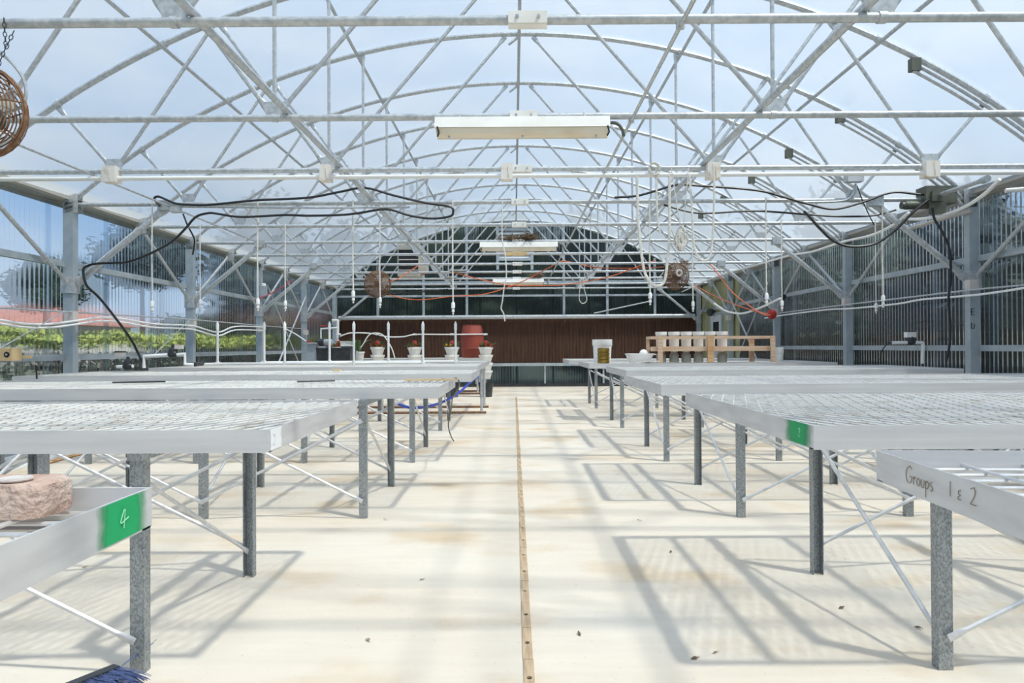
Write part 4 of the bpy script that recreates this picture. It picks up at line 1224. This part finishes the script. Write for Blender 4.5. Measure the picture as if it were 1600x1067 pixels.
def tower(px, lab, red=True, flower='red', lo=True, tall=True):
    D = 16.1
    c = P(px, 545, D); x = c.x
    o = thing('planter_tower', lab, 'planter', (x, D, 0), 'stacked planter towers')
    n = 4 if tall else 4
    for i in range(n):
        zt_ = P(px, 542 + i * 12.2, D).z
        h = .20
        mb = MB(); rows = [(.105, zt_ - h), (.145, zt_ - .05), (.160, zt_ - .045), (.160, zt_), (.145, zt_), (.125, zt_ - .04)]
        vs = []; fs = []; nseg = 32
        for (r, z) in rows:
            for k in range(nseg):
                a = 2 * PI * k / nseg
                rr = r * (1 + .07 * math.cos(4 * a + i * .8)); vs.append((x + rr * math.cos(a), D + rr * math.sin(a), z))
        for j in range(len(rows) - 1):
            for k in range(nseg):
                k2 = (k + 1) % nseg; fs.append((j * nseg + k, j * nseg + k2, (j + 1) * nseg + k2, (j + 1) * nseg + k))
        fs.append(tuple(range(nseg - 1, -1, -1))); fs.append(tuple((len(rows) - 1) * nseg + k for k in range(nseg)))
        mb.add(vs, fs)
        part('pot', mb, 'white', o)
    part('pole', MB().tube([(x, D, .05), (x, D, P(px, 585, D).z)], .022, 10), 'pvc', o)
    part('base_pot', MB().lathe([(.14, 0), (.17, .30), (.18, .30), (.18, .335), (.165, .335), (.15, .28)], (x, D, 0), 20), 'dark', o)
    zt_ = P(px, 542, D).z
    part('soil', MB().lathe([(.135, zt_ - .035), (.13, zt_ - .02)], (x, D, 0), 16), 'soil', o)
    # plants
    rnd = random.Random(int(px)); mb = MB()
    for i in range(70):
        a = rnd.random() * 2 * PI; l = rnd.uniform(.08, .23); p0 = Vector((x + rnd.uniform(-.06, .06), D + rnd.uniform(-.06, .06), zt_ - .03))
        p1 = p0 + Vector((math.cos(a) * l, math.sin(a) * l * .8, rnd.uniform(.02, .17)))
        d = (p1 - p0); s_ = d.cross(Vector((0, 0, 1))).normalized() * rnd.uniform(.012, .024)
        m_ = p0.lerp(p1, .6) + Vector((0, 0, .02))
        mb.add([p0, m_ - s_, p1, m_ + s_], [(0, 1, 2, 3)])
    part('foliage', mb, 'leafg', o, kind='stuff')
    if flower:
        mb = MB()
        for i in range(9):
            c = Vector((x + rnd.uniform(-.15, .15), D + rnd.uniform(-.14, .05), zt_ + rnd.uniform(0, .07)))
            for k in range(5):
                a = k * 2 * PI / 5
                q = c + Vector((math.cos(a) * .03, -.01, math.sin(a) * .03))
                mb.add([c, c + Vector((math.cos(a - .5) * .022, 0, math.sin(a - .5) * .022)), q, c + Vector((math.cos(a + .5) * .022, 0, math.sin(a + .5) * .022))], [(0, 1, 2, 3)])
        part('flower', mb, 'petaly' if flower == 'yellow' else 'petal', o, kind='stuff')
    # red funnel with black drip emitter
    if red:
        part('drip_funnel', MB().lathe([(.075, zt_ + .0), (.07, zt_ + .04), (.04, zt_ + .14), (.022, zt_ + .15)], (x, D, 0), 14), 'red', o)
        part('emitter', MB().tube([(x, D, zt_ + .16), (x + .005, D, P(px, 523, D).z)], .014, 7), 'black', o)
        part('tee', MB().tube([(x - .04, D, P(px, 522.4, D).z), (x + .04, D, P(px, 522.4, D).z)], .022, 8), 'pvc', o)


tower(530, 'stacked white planter tower half hidden behind the black tub')
tower(590, 'stacked white planter tower under the arched hose with small red flowers')
tower(648, 'stacked white planter tower with bushy leaves between two arched hose ends and the barrel')
tower(706, 'stacked white planter tower with yellow flowers', flower='yellow')
tower(759, 'stacked white planter tower whose black base pot shows on the floor')
solo('round_disc', MB().lathe([(.085, -.012), (.09, 0), (.085, .012)], P(751, 582, 14.0), 20, 'Y'), 'coin', 'round cream disc hanging at the end of the pipe legged bench', 'disc')

# terracotta barrel
c = P(738, 557, 17.4)
o = thing('rain_barrel', 'terracotta red plastic barrel standing before the brown cooling pads', 'barrel', (c.x, c.y, ZT + .014))
z0 = ZT + .014; H = .80
prof = [(.235, 0), (.25, .02), (.275, .2), (.285, .22), (.285, .25), (.29, .40), (.285, .55), (.285, .58), (.275, .60), (.25, .77), (.235, .80)]
part('body', MB().lathe([(r, z0 + z) for r, z in prof], (c.x, c.y, 0), 28), 'terra', o)
for zz in (.235, .565):
    part('hoop', MB().tube([(c.x + .288 * math.cos(a), c.y + .288 * math.sin(a), z0 + zz) for a in [i * PI / 14 for i in range(28)]], .011, 6, closed=True), 'terra', o)
part('lid', MB().lathe([(.24, z0 + H), (.24, z0 + H + .015), (.20, z0 + H + .02)], (c.x, c.y, 0), 28), 'terra', o)

# black tub and things around it
zb6 = ZT + .012
def p6(px, D): return P(px, 550, D).x
D = 12.6
x0, x1 = p6(494, D), p6(548, D)
mb = MB(); zt_ = zb6 + .26
mb.add([(x0 + .02, D, zb6), (x1 - .02, D, zb6), (x1 - .02, D + .45, zb6), (x0 + .02, D + .45, zb6), (x0, D - .02, zt_), (x1, D - .02, zt_), (x1, D + .47, zt_), (x0, D + .47, zt_),
        (x0 + .03, D + .01, zt_), (x1 - .03, D + .01, zt_), (x1 - .03, D + .44, zt_), (x0 + .03, D + .44, zt_), (x0 + .05, D + .03, zb6 + .03), (x1 - .05, D + .03, zb6 + .03), (x1 - .05, D + .42, zb6 + .03), (x0 + .05, D + .42, zb6 + .03)],
       [(3, 2, 1, 0), (0, 1, 5, 4), (1, 2, 6, 5), (2, 3, 7, 6), (3, 0, 4, 7), (4, 5, 9, 8), (5, 6, 10, 9), (6, 7, 11, 10), (7, 4, 8, 11), (8, 9, 13, 12), (9, 10, 14, 13), (10, 11, 15, 14), (11, 8, 12, 15), (12, 13, 14, 15)])
tubo = thing('black_tub', 'black rectangular plastic tub on the pipe legged bench', 'tub', ((x0 + x1) / 2, D + .2, zb6))
part('body', mb, 'dark', tubo, False)
part('lip', MB().tube([(x0, D - .02, zt_), (x1, D - .02, zt_), (x1, D + .47, zt_), (x0, D + .47, zt_)], .012, 6, closed=True), 'dark', tubo)
D = 13.84
c = P(543, 541, D)
mb = MB().cbox((c.x, D, c.z + .045), (.25, .13, .09)).cbox((c.x, D, c.z + .095), (.27, .15, .014))
wt = solo('white_container', mb, 'pvc', 'flat white plastic container beside the black tub', 'container', smooth=False, origin=(c.x, D, c.z))
solo('container_crate', MB().box((c.x - .12, D - .06, zb6), (c.x + .12, D + .06, c.z)), 'dark', 'dark crate under the flat white container', 'crate', smooth=False)
# spiky plant in white pot
D = 13.45; c = P(561, 551, D)
o = thing('potted_plant', 'potted plant with long strap leaves behind the risers', 'plant', (c.x, D, zb6))
part('pot', MB().lathe([(.075, zb6), (.10, zb6 + .16), (.11, zb6 + .16), (.11, zb6 + .19), (.095, zb6 + .19), (.09, zb6 + .16)], (c.x, D, 0), 18), 'white', o)
rnd = random.Random(6)
for i in range(18):
    a = rnd.random() * 2 * PI; l = rnd.uniform(.25, .42); up_ = rnd.uniform(.2, .42)
    b0 = Vector((c.x, D, zb6 + .17)); pts_ = []
    for q in range(6):
        s_ = q / 5; pts_.append(b0 + Vector((math.cos(a) * l * s_ * .7, math.sin(a) * l * s_ * .7, up_ * s_ * (1.6 - s_ * .95))))
    vs = []; side_ = Vector((-math.sin(a), math.cos(a), 0))
    for q, p_ in enumerate(pts_):
        w_ = .018 * (1 - (q / 5) ** 2) + .002; vs += [p_ - side_ * w_, p_ + Vector((0, 0, -.006)), p_ + side_ * w_]
    mb = MB(); mb.add(vs, [f for q in range(5) for f in ((3 * q, 3 * q + 1, 3 * q + 4, 3 * q + 3), (3 * q + 1, 3 * q + 2, 3 * q + 5, 3 * q + 4))])
    part('leaf', mb, 'leafg', o)
# pump stand and control shelf by the sunny wall
D = 13.4
o = thing('control_stand', 'grey control stand with shelf and small boxes by the sunny wall', 'stand', (P(486, 560, D).x, D, zb6))
xa, xb = P(480, 540, D).x, P(494, 540, D).x
zs = P(486, 535, D).z
part('cabinet', MB().box((xa, D, zb6), (xb, D + .16, zs - .03)), 'post', o, False)
part('shelf', MB().box((P(475, 534, D).x, D - .05, zs - .025), (P(497, 534, D).x, D + .25, zs)), 'galv', o, False)
for px, mt in ((480, 'red'), (485, 'red'), (493, 'dark')):
    part('knob', MB().lathe([(.025, zs), (.025, zs + .03), (.012, zs + .035)], (P(px, 534, D).x, D + .05, 0), 10), mt, o)
o = thing('water_pump', 'dark water pump with pipes beside the black tub', 'pump', P(504, 541, D))
c = P(504, 541, D)
part('stand', MB().box((c.x - .06, D - .06, zb6), (c.x + .06, D + .06, max(c.z, zb6 + .03))), 'post', o, False)
part('volute', MB().lathe([(.05, -.06), (.075, -.04), (.075, .04), (.05, .06)], (c.x - .02, D, c.z + .08), 16, 'X'), 'dark', o)
part('motor', MB().lathe([(.055, .06), (.06, .07), (.06, .2), (.04, .22)], (c.x - .03, D, c.z + .08), 14, 'X'), 'post', o)
part('riser_pipe', MB().tube([(c.x - .03, D, c.z + .1), (c.x - .03, D, c.z + .34), (c.x + .3, D, c.z + .36)], .018, 8), 'pvc', o)
part('valve_handle', MB().cbox((c.x + .02, D, c.z + .4), (.12, .02, .02)), 'red', o, False)
o = thing('pipe_elbow', 'white pipe elbow rising in the corner of the cooling pads', 'pipe', P(527, 530, 19.6))
part('pipe', MB().tube(smooth_path([P(519, 501, 19.6), P(526, 501, 19.6), P(527.5, 503, 19.6), P(527.5, 520, 19.6), P(527.5, 533, 19.6)], 4), .045, 10), 'pvc', o)

# left valve manifold on the bench by the wall
zb4 = ZT + .016
def valve(o, c, mats=('dark',)):
    part('valve_body', MB().lathe([(.03, -.05), (.045, -.03), (.045, .03), (.03, .05)], c, 12, 'X'), 'dark', o)
    part('valve_bonnet', MB().lathe([(.045, .0), (.05, .03), (.04, .06), (.02, .07), (.016, .10)], (c[0], c[1], c[2] + .01), 12), 'dark', o)
D = 8.2
o = thing('valve_manifold', 'white pipe manifold with black valves on a bench by the sunny wall', 'pipe', P(250, 572, D))
def q8(x, y, d=8.2): return tuple(P(x, y, d))
part('pipe', MB().tube([q8(183, 573, 8.1), q8(208, 572, 8.1)], .02, 10), 'pvc', o)
part('pipe', MB().tube([q8(225, 575), q8(225, 556.5), q8(264, 554.5), q8(289, 553), q8(289, 569), q8(303, 570)], .020, 10), 'pvc', o)
part('pipe', MB().tube([q8(303, 570), q8(345, 568, 9.6)], .018, 10), 'pvc', o)
valve(o, P(200, 572, 8.1)); valve(o, P(270, 553, D))
part('timer', MB().cbox(P(280, 542, D), (.085, .06, .05)), 'bootlid', o, False)
part('timer', MB().cbox(P(188, 553, 8.1), (.09, .07, .06)), 'bootlid', o, False)
part('timer_lid', MB().cbox(P(188, 549.5, 8.1), (.095, .075, .015)), 'dark', o, False)
part('wire', MB().tube(smooth_path([P(283, 543, D), P(268, 546, D), P(266, 552, D)], 4), .005, 5), 'yellow', o)
part('coupling', MB().tube([q8(304, 569.5), q8(316, 568.5, 8.5)], .025, 10), 'dark', o)
# right valve assembly
D = 9.05
o = thing('valve_manifold', 'white pipe elbow with a single black valve on a bench by the tree side wall', 'pipe', P(1442, 566, D))
part('pipe', MB().tube(smooth_path([P(1394, 535.5, D), P(1430, 535.2, D), P(1440, 535.5, D), P(1442.5, 539, D), P(1442, 552, D), P(1441.5, 568, D)], 3), .022, 10), 'pvc', o)
valve(o, P(1423, 534, D))
part('timer', MB().cbox(P(1422, 523, D), (.12, .08, .07)), 'white', o, False)
part('timer_lid', MB().cbox(P(1422, 518.6, D), (.115, .075, .02)), 'dark', o, False)
part('tube', MB().tube(smooth_path([P(1396, 535, D), P(1386, 538, D), P(1378, 548, D), P(1375, 562, D)], 4), .008, 6), 'black', o)
# plywood box with round black outlet by the sunny wall
D = 6.9
o = thing('plywood_box', 'plywood box with a round black outlet by the sunny wall', 'box', P(0, 565, D))
a = P(-22, 564, D); b2 = P(18, 544, D)
part('box', MB().box((a.x, D, a.z), (b2.x, D + .14, b2.z)), 'ply', o, False)
part('outlet', MB().lathe([(.026, -.006), (.030, 0), (.030, .01)], P(10.5, 554, D), 18, 'Y'), 'black', o)
part('outlet_core', MB().lathe([(.010, -.009), (.010, .0)], P(10.5, 554, D), 12, 'Y'), 'coin', o)
part('mount_bar', MB().box((a.x, D + .14, a.z + .02), (b2.x, D + .30, a.z + .05)), 'ply', o, False)
cable('black_stick', pts([(56, 570), (57, 580), (57.5, 592)], 6.5), .008, 'black', 'short black stake standing on a bench by the sunny wall', 'stake', sub=2)
for p_, lab in ((((218, 592, 5.9), (255, 590, 5.95), (293, 588, 6.0)), 'thin black rod lying across the grey wire bench near its middle'), (((487, 595, 5.9), (520, 591, 5.95), (541, 588, 6.0)), 'short dark rod lying on the grey wire bench near the aisle')):
    cable('black_rod', [Vector((P(a_, b2_, d_).x, 5.5 + i * .06, ZT + .012)) for i, (a_, b2_, d_) in enumerate(p_)], .007, 'black', lab, 'rod', sub=2)
solo('wood_lath', MB().box((P(636, 592, 5.95).x, 5.78, ZT + .002), (P(717, 592, 5.95).x, 5.86, ZT + .012)), 'ply', 'thin pale wooden lath lying on the grey wire bench corner', 'lath', smooth=False)
solo('yellow_tag', MB().box((P(521, 577, 8.0).x, 7.95, ZT + .018), (P(532, 577, 8.0).x, 8.05, ZT + .026)), 'yellow', 'small yellow tag lying on a mesh bench', 'tag', smooth=False)
# pipes on the floor by the left wall
solo('floor_pipe', MB().tube([PX(-90, 770, -4.75), PX(0, 741, -4.78), PX(117, 704, -4.95)], .03, 10), 'pvc', 'white pipe lying on the floor along the sunny wall', 'pipe')
solo('floor_pipe', MB().tube([PX(-90, 750, -4.9), PX(0, 722, -4.92), PX(60, 705, -5.0)], .03, 10), 'galv', 'grey pipe lying on the floor along the sunny wall', 'pipe')
a = PX(60, 728, -4.7); b2 = PX(128, 706, -4.75)
solo('floor_board', MB().tube([(a.x, a.y, .015), (b2.x, b2.y, .015)], .018, 4), 'wood', 'rusty orange wooden lath beside the white floor pipe', 'lath', smooth=False)

# ------------------------------------------------------------------ right bench things
z5 = ZT + .015
def bucket(px, D, r, h, lab, wide=1.12, z=z5):
    x = P(px, 550, D).x
    o = thing('bucket', lab, 'bucket', (x, D, z))
    part('body', MB().lathe([(r, z), (r * wide, z + h - .02), (r * wide * .96, z + h - .02), (r * .94, z + .02)], (x, D, 0), 28), 'pvc', o)
    part('rim_band', MB().lathe([(r * wide * 1.02, z + h - .10), (r * wide * 1.04, z + h - .095), (r * wide * 1.06, z + h), (r * wide * .98, z + h), (r * wide * .96, z + h - .06)], (x, D, 0), 28), 'pvc', o)
    part('bail_handle', MB().tube([(x + r * 1.17 * math.cos(a), D - r * .9 * abs(math.sin(a)) * .6, z + h - .07 - .12 * math.sin(a)) for a in [i * PI / 12 for i in range(13)]], .004, 5), 'galv', o)
bucket(941, 11.09, .135, .375, 'tall white plastic bucket behind the amber tin')
bucket(1215, 11.6, .085, .235, 'small white pail at the end of the wooden rack')
x = P(943, 555, 10.80).x
tin = thing('amber_tin', 'amber ribbed tin standing before the tall white bucket', 'tin', (x, 10.80, z5))
prof = []
for i in range(4):
    prof += [(.086, z5 + i * .058), (.094, z5 + i * .058 + .006), (.094, z5 + i * .058 + .046), (.086, z5 + i * .058 + .052)]
part('body', MB().lathe(prof, (x, 10.80, 0), 24), 'brass', tin)
part('lid', MB().lathe([(.092, z5 + .228), (.092, z5 + .24), (.08, z5 + .243)], (x, 10.80, 0), 24), 'brass', tin)
# tray with ball
D = 11.0; x0 = P(977, 560, D).x; x1 = P(1021, 560, D).x; cx = (x0 + x1) / 2
ty = thing('white_tray', 'shallow white plastic tray with rim beside the bucket', 'tray', (cx, D, z5))
rows = [(.72, 0), (.95, .13), (1.0, .135), (1.0, .145), (.93, .14), (.7, .02)]
vs = []; n = 28
for sc_, z in rows:
    for k in range(n):
        a = 2 * PI * k / n; cs, sn = math.cos(a), math.sin(a)
        vs.append((cx + sc_ * (x1 - x0) / 2 * math.copysign(abs(cs) ** .5, cs), D + sc_ * .16 * math.copysign(abs(sn) ** .5, sn), z5 + z))
fs = [(i * n + k, i * n + (k + 1) % n, (i + 1) * n + (k + 1) % n, (i + 1) * n + k) for i in range(len(rows) - 1) for k in range(n)] + [tuple(range(n - 1, -1, -1)), tuple((len(rows) - 1) * n + k for k in range(n))]
mb = MB(); mb.add(vs, fs); part('tray_body', mb, 'pvc', ty)
mb = MB().lathe([(.10 + .02 * math.cos(i), z5 + .0 + i * .01) for i in range(4)], (x1 + .05, D - .14, 0), 18)
part('handle_tab', MB().box((x1 - .01, D - .03, z5 + .125), (x1 + .04, D + .03, z5 + .14)), 'pvc', ty, False)
c = (P(1006, 550, D).x, D + .02, z5 + .145)
solo('white_ball', MB().lathe([(.068 * math.sin(PI * (i + .3) / 10.6), c[2] - .068 * math.cos(PI * (i + .3) / 10.6)) for i in range(11)], (c[0], c[1], 0), 20), 'white', 'white ball resting in the shallow tray', 'ball')
mb = MB(); rnd = random.Random(3)
for i in range(3):
    x = cx + .02 + i * .07
    mb.box((x - .12, D - .27 - .02 * i, z5 + .012 * i), (x + .10, D - .17, z5 + .012 * i + .01))
solo('white_plates', mb, 'white', 'white foam sheets lying in front of the shallow tray', 'sheet', smooth=False)

# wooden rack: two frames of posts and rails holding cups
D0, D1 = 11.05, 11.45
xa = P(1017, 545, D1).x; xm0 = P(1031.5, 545, D0).x; xm = P(1110, 545, D0).x; xb_ = P(1207.5, 545, D0).x
zt_ = z5 + .42
rk = thing('jar_rack', 'pale wooden rack holding a row of white cups above glass jars', 'rack', ((xm0 + xb_) / 2, D0, z5))
def post_(x, y, w_=.075, zt2=zt_): part('post', MB().box((x - w_ / 2, y - .02, z5), (x + w_ / 2, y + .02, zt2)), 'rack' if x != xm else 'wood', rk, False)
post_(xm0, D0); post_(xm, D0 - .005, .10, zt_ + .01); post_(xb_, D0, .07)
post_(xm0 - .12, D1, .05); post_(xb_ - .20, D1, .08)
for (y_, z_, h_) in ((D0 + .03, zt_ - .045, .045), (D0 + .03, z5 + .18, .075), (D1 - .03, zt_ - .045, .045), (D1 - .03, z5 + .2, .05)):
    part('rail', MB().box((xm0 - .145, y_ - .014, z_), (xb_, y_ + .014, z_ + h_)), 'rack', rk, False)
for x in (xm0 - .125, xb_):
    part('end_rail', MB().box((x - .02, D0 + .044, zt_ - .045), (x + .02, D1 - .044, zt_)), 'rack', rk, False)
part('shelf_board', MB().box((xm0, D0 + .05, z5 + .215), (xb_, D1 - .05, z5 + .232)), 'rack', rk, False)
Dc = D0 + .19
for i, px in enumerate((1033, 1053, 1072, 1091, 1109, 1128)):
    x = P(px, 530, Dc).x
    zc = z5 + .234
    o = thing('white_cup', 'chalky white cup standing in the wooden rack', 'cup', (x, Dc, zc), 'cups in the wooden rack')
    part('body', MB().lathe([(.080, zc), (.084, zc + .245), (.078, zc + .25), (.070, zc + .02)], (x, Dc, 0), 20), 'frost', o)
    part('lip', MB().lathe([(.084, zc + .20), (.092, zc + .205), (.093, zc + .262), (.080, zc + .262)], (x, Dc, 0), 20), 'white', o)
    if i != 4:
        o = thing('glass_jar', 'dull glass jar under the shelf of the wooden rack', 'jar', (x, Dc, z5), 'jars under the wooden rack')
        part('body', MB().lathe([(.072, z5), (.078, z5 + .01), (.078, z5 + .12), (.055, z5 + .15), (.055, z5 + .165)], (x, Dc, 0), 18), 'stone', o)
        part('lid', MB().lathe([(.058, z5 + .165), (.058, z5 + .19), (.05, z5 + .192)], (x, Dc, 0), 18), 'frost', o)

# ------------------------------------------------------------------ small litter on the floor
mb0 = MB()
lf = []
for i in range(3):
    mb = MB(); rnd = random.Random(20 + i)
    n = 7; vs = []
    for q in range(n):
        s_ = q / (n - 1); w_ = .012 * math.sin(PI * s_) + .001
        vs += [(-.035 + .07 * s_, -w_, .003 + .012 * s_ * s_), (-.035 + .07 * s_, w_, .004 + .01 * math.sin(3 * s_))]
    mb.add(vs, [(2 * q, 2 * q + 2, 2 * q + 3, 2 * q + 1) for q in range(n - 1)])
    mb.v = [(x * .5, y * .5, z * .6) for x, y, z in mb.v]
    lf.append(mb.mesh('dry_leaf', 'nest' if i else 'fence'))
for i, (px, py) in enumerate(((133, 887), (1048, 862), (1000, 813), (1118, 1018), (1435, 980), (1086, 1028), (1408, 800), (603, 812), (660, 905), (575, 1000), (1315, 949), (905, 990))):
    D = (HC * F) / (py - 542 + (px - 803) * .0055)
    p_ = P(px, py, D)
    tag(link('dry_leaf', lf[i % 3], None, (p_.x, p_.y, 0.001), (0, 0, i * 1.3)), 'small curled dry leaf lying on the pale concrete floor', 'leaf', 'dry leaves on the floor')

# ------------------------------------------------------------------ outside: trees, hedge, houses, fence
def crown_me(name, seed, mat, blobs, n_leaf, leaf):
    rnd = random.Random(seed); mb = MB()
    for (cx, cy, cz, rx, rz_) in blobs:
        # lumpy core
        vs = []; fs = []; A, Bn = 14, 8
        for j in range(Bn + 1):
            ph = PI * j / Bn
            for i in range(A):
                th = 2 * PI * i / A
                d = Vector((math.sin(ph) * math.cos(th), math.sin(ph) * math.sin(th), math.cos(ph)))
                k = .82 * (1 + .25 * noise.noise(d * 2.3 + Vector((seed, cx, cz))))
                vs.append((cx + d.x * rx * k, cy + d.y * rx * k, cz + d.z * rz_ * k))
        for j in range(Bn):
            for i in range(A):
                i2 = (i + 1) % A; fs.append((j * A + i, (j + 1) * A + i, (j + 1) * A + i2, j * A + i2))
        mb.add(vs, fs)
        for i in range(n_leaf):
            d = Vector((rnd.gauss(0, 1), rnd.gauss(0, 1), rnd.gauss(0, 1))).normalized()
            k = rnd.uniform(.75, 1.12)
            c = Vector((cx + d.x * rx * k, cy + d.y * rx * k, cz + d.z * rz_ * k))
            u = Vector((rnd.gauss(0, 1), rnd.gauss(0, 1), rnd.gauss(0, .6))).normalized() * leaf * rnd.uniform(.6, 1.3)
            v_ = u.cross(d + Vector((.01, .02, .3))).normalized() * leaf * .45
            mb.add([c - u, c - v_, c + u, c + v_], [(0, 1, 2, 3)])
    return mb.mesh(name, mat)


crowns = [crown_me('crown', 1, 'canopy', [(0, 0, .62, .30, .38), (.15, .1, .45, .26, .28), (-.17, -.05, .5, .25, .3), (0, -.1, .3, .28, .22)], 420, .035),
          crown_me('crown', 2, 'canopy2', [(0, 0, .65, .24, .34), (.1, -.12, .42, .26, .3), (-.12, .08, .40, .27, .3), (.02, .02, .22, .3, .2)], 420, .035),
          crown_me('crown', 3, 'canopy', [(0, 0, .55, .36, .42), (.2, 0, .35, .28, .3), (-.2, .05, .35, .28, .3)], 480, .04)]
trunk_me = MB().tube([(0, 0, -.02), (.01, 0, .2), (0, .01, .5)], [.035, .028, .015], 8).mesh('trunk', 'bark')


def tree(x, y, h, wd, i, lab, group):
    o = thing('tree', lab, 'tree', (x, y, -.12), group)
    a = link('crown', crowns[i % 3], o, (0, 0, 0), (0, 0, i * 1.7)); a.scale = (wd, wd, h); a['kind'] = 'stuff'
    b2_ = link('trunk', trunk_me, o); b2_.scale = (h, h, h)


def pine(x, y, z0, hh, wd, i, lab, group):
    o = thing('tree', lab, 'tree', (x, y, -.12), group)
    a = link('crown', crowns[i % 3], o, (0, 0, z0), (0, 0, i * 1.7)); a.scale = (wd, wd, hh); a['kind'] = 'stuff'
    b2_ = link('trunk', trunk_me, o); b2_.scale = (5, 5, (z0 + hh * .4) * 2)


i = 0
for y in [0 + 2.0 * q for q in range(15)]:
    tree(10.2 + 1.2 * math.sin(y * 1.7), y, 4.75 + .15 * math.sin(y * 2.3), 4.4, i, 'dark leafy tree growing outside the shaded side wall', 'trees outside the shaded wall'); i += 1
for x in [-9 + 2.9 * q for q in range(8)]:
    tree(x, 25.5 + 1.3 * math.sin(x * 2.1), 6.6 + .6 * math.sin(x * 1.3), 5.6, i, 'dark leafy tree growing behind the cooling pad wall', 'trees behind the pad wall'); i += 1
pine(-20.5, 38, 4.4, 4.6, 6.6, 1, 'big dark tree standing between the hedge and the tiled house', 'trees beyond the hedge')
tree(-16.0, 37, 3.7, 3.6, 2, 'round dark tree standing low beyond the hedge', 'trees beyond the hedge')
pine(-32, 47, 3.4, 4.4, 6.0, 0, 'distant tree standing at the gable of the tiled house', 'trees beyond the hedge')
tree(-11.5, 44, 5.6, 5, 4, 'bushy tree beyond the hedge towards the cooling pads', 'trees beyond the hedge')
tree(-16, 60, 5.0, 8, 3, 'far tree beyond the hedge towards the cooling pads', 'trees beyond the hedge')
for q, (x, y, h) in enumerate(((-62, 66, 5.6), (-54, 70, 5.2), (-30, 72, 5.2), (-25, 62, 5.0), (-11, 52, 4.8), (-38, 78, 5.4))):
    tree(x, y, h, 9, q, 'low far tree of the dark tree line behind the tiled house', 'far tree line')

# hedge
mb = MB(); rnd = random.Random(9)
for q in range(40):
    y = 4 + q * .72
    for _ in range(90):
        c = Vector((-9 + rnd.gauss(0, .28), y + rnd.uniform(-.45, .45), rnd.uniform(1.22, 1.50) + .08 * math.sin(q * 1.3)))
        u = Vector((rnd.gauss(0, 1), rnd.gauss(0, 1), rnd.gauss(0, .5))).normalized() * .10
        v_ = u.cross(Vector((rnd.gauss(0, .4), rnd.gauss(0, .4), 1))).normalized() * .055
        mb.add([c - u, c - v_, c + u, c + v_], [(0, 1, 2, 3)])
hd = thing('hedge', 'long clipped yellow green hedge outside the sunny wall', 'hedge', (-9, 18, -.12))
part('foliage', mb, 'hedge', hd, kind='stuff')
mb = MB()
for q in range(40):
    y = 4 + q * .72
    for _ in range(3):
        xx = -9 + rnd.uniform(-.2, .2); yy = y + rnd.uniform(-.3, .3)
        mb.tube([(xx, yy, -.12), (xx + rnd.uniform(-.1, .1), yy + rnd.uniform(-.1, .1), 1.1)], .025, 4)
part('stems', mb, 'bark', hd, kind='stuff')
mb = MB()
for q in range(60):
    y = 3 + q * .5
    for _ in range(60):
        c = Vector((-9.6 + rnd.gauss(0, .2), y + rnd.uniform(-.3, .3), rnd.uniform(-.1, 1.05)))
        u = Vector((rnd.gauss(0, 1), rnd.gauss(0, 1), rnd.gauss(0, .7))).normalized() * .13
        v_ = u.cross(Vector((rnd.gauss(0, .6), rnd.gauss(0, .6), 1))).normalized() * .07
        mb.add([c - u, c - v_, c + u, c + v_], [(0, 1, 2, 3)])
solo('hedge_shade', mb, 'canopy', 'dark leaves put in for the shade under the yellow hedge', 'shade_leaves')  # shade below the hedge drawn as a band of dark leaves


def house(x0, x1, y, ze, zr, lab, nwin):
    o = thing('house', lab, 'house', ((x0 + x1) / 2, y, -.12), 'houses beyond the hedge')
    part('wall', MB().box((x0, y, -.12), (x1, y + 9, ze)), 'stucco', o, False)
    mb = MB(); e_ = .5
    mb.add([(x0 - e_, y - e_, ze), (x1 + e_, y - e_, ze), (x1 + e_, y + 9.5, ze), (x0 - e_, y + 9.5, ze), (x0 + 3, y + 4.5, zr), (x1 - 3, y + 4.5, zr)],
           [(0, 1, 5, 4), (2, 3, 4, 5), (1, 2, 5), (3, 0, 4), (3, 2, 1, 0)])
    part('roof', mb, 'tile', o, False)
    for i in range(nwin):
        xx = x0 + (x1 - x0) * (i + .5) / nwin
        w_ = part('window', MB().box((xx - .6, y - .06, 1.2), (xx + .6, y, 2.6)), 'white', o, False)
        part('pane', MB().box((xx - .52, y - .08, 1.28), (xx + .52, y - .06, 2.52)), 'pane', w_, False)


house(-70, -49, 50, 3.9, 6.2, 'long pale house with a red tiled roof', 5)
house(-46.5, -35, 54, 3.1, 4.9, 'smaller pale house with a lower red tiled roof', 3)
fe = thing('board_fence', 'low fence of brown boards outside the shaded wall', 'fence', (7.0, 8, -.12))
bm_ = MB().box((-.015, -.07, 0), (.015, .07, 1.13)).mesh('board', 'fence', False)
for q in range(26):
    link('board', bm_, fe, (random.uniform(-.01, .01), -3.0 + q * .17, random.uniform(-.05, .04)))
part('rail', MB().box((7.02, 4.9, .3), (7.06, 9.4, .38)).box((7.02, 4.9, .8), (7.06, 9.4, .88)), 'fence', fe, False)
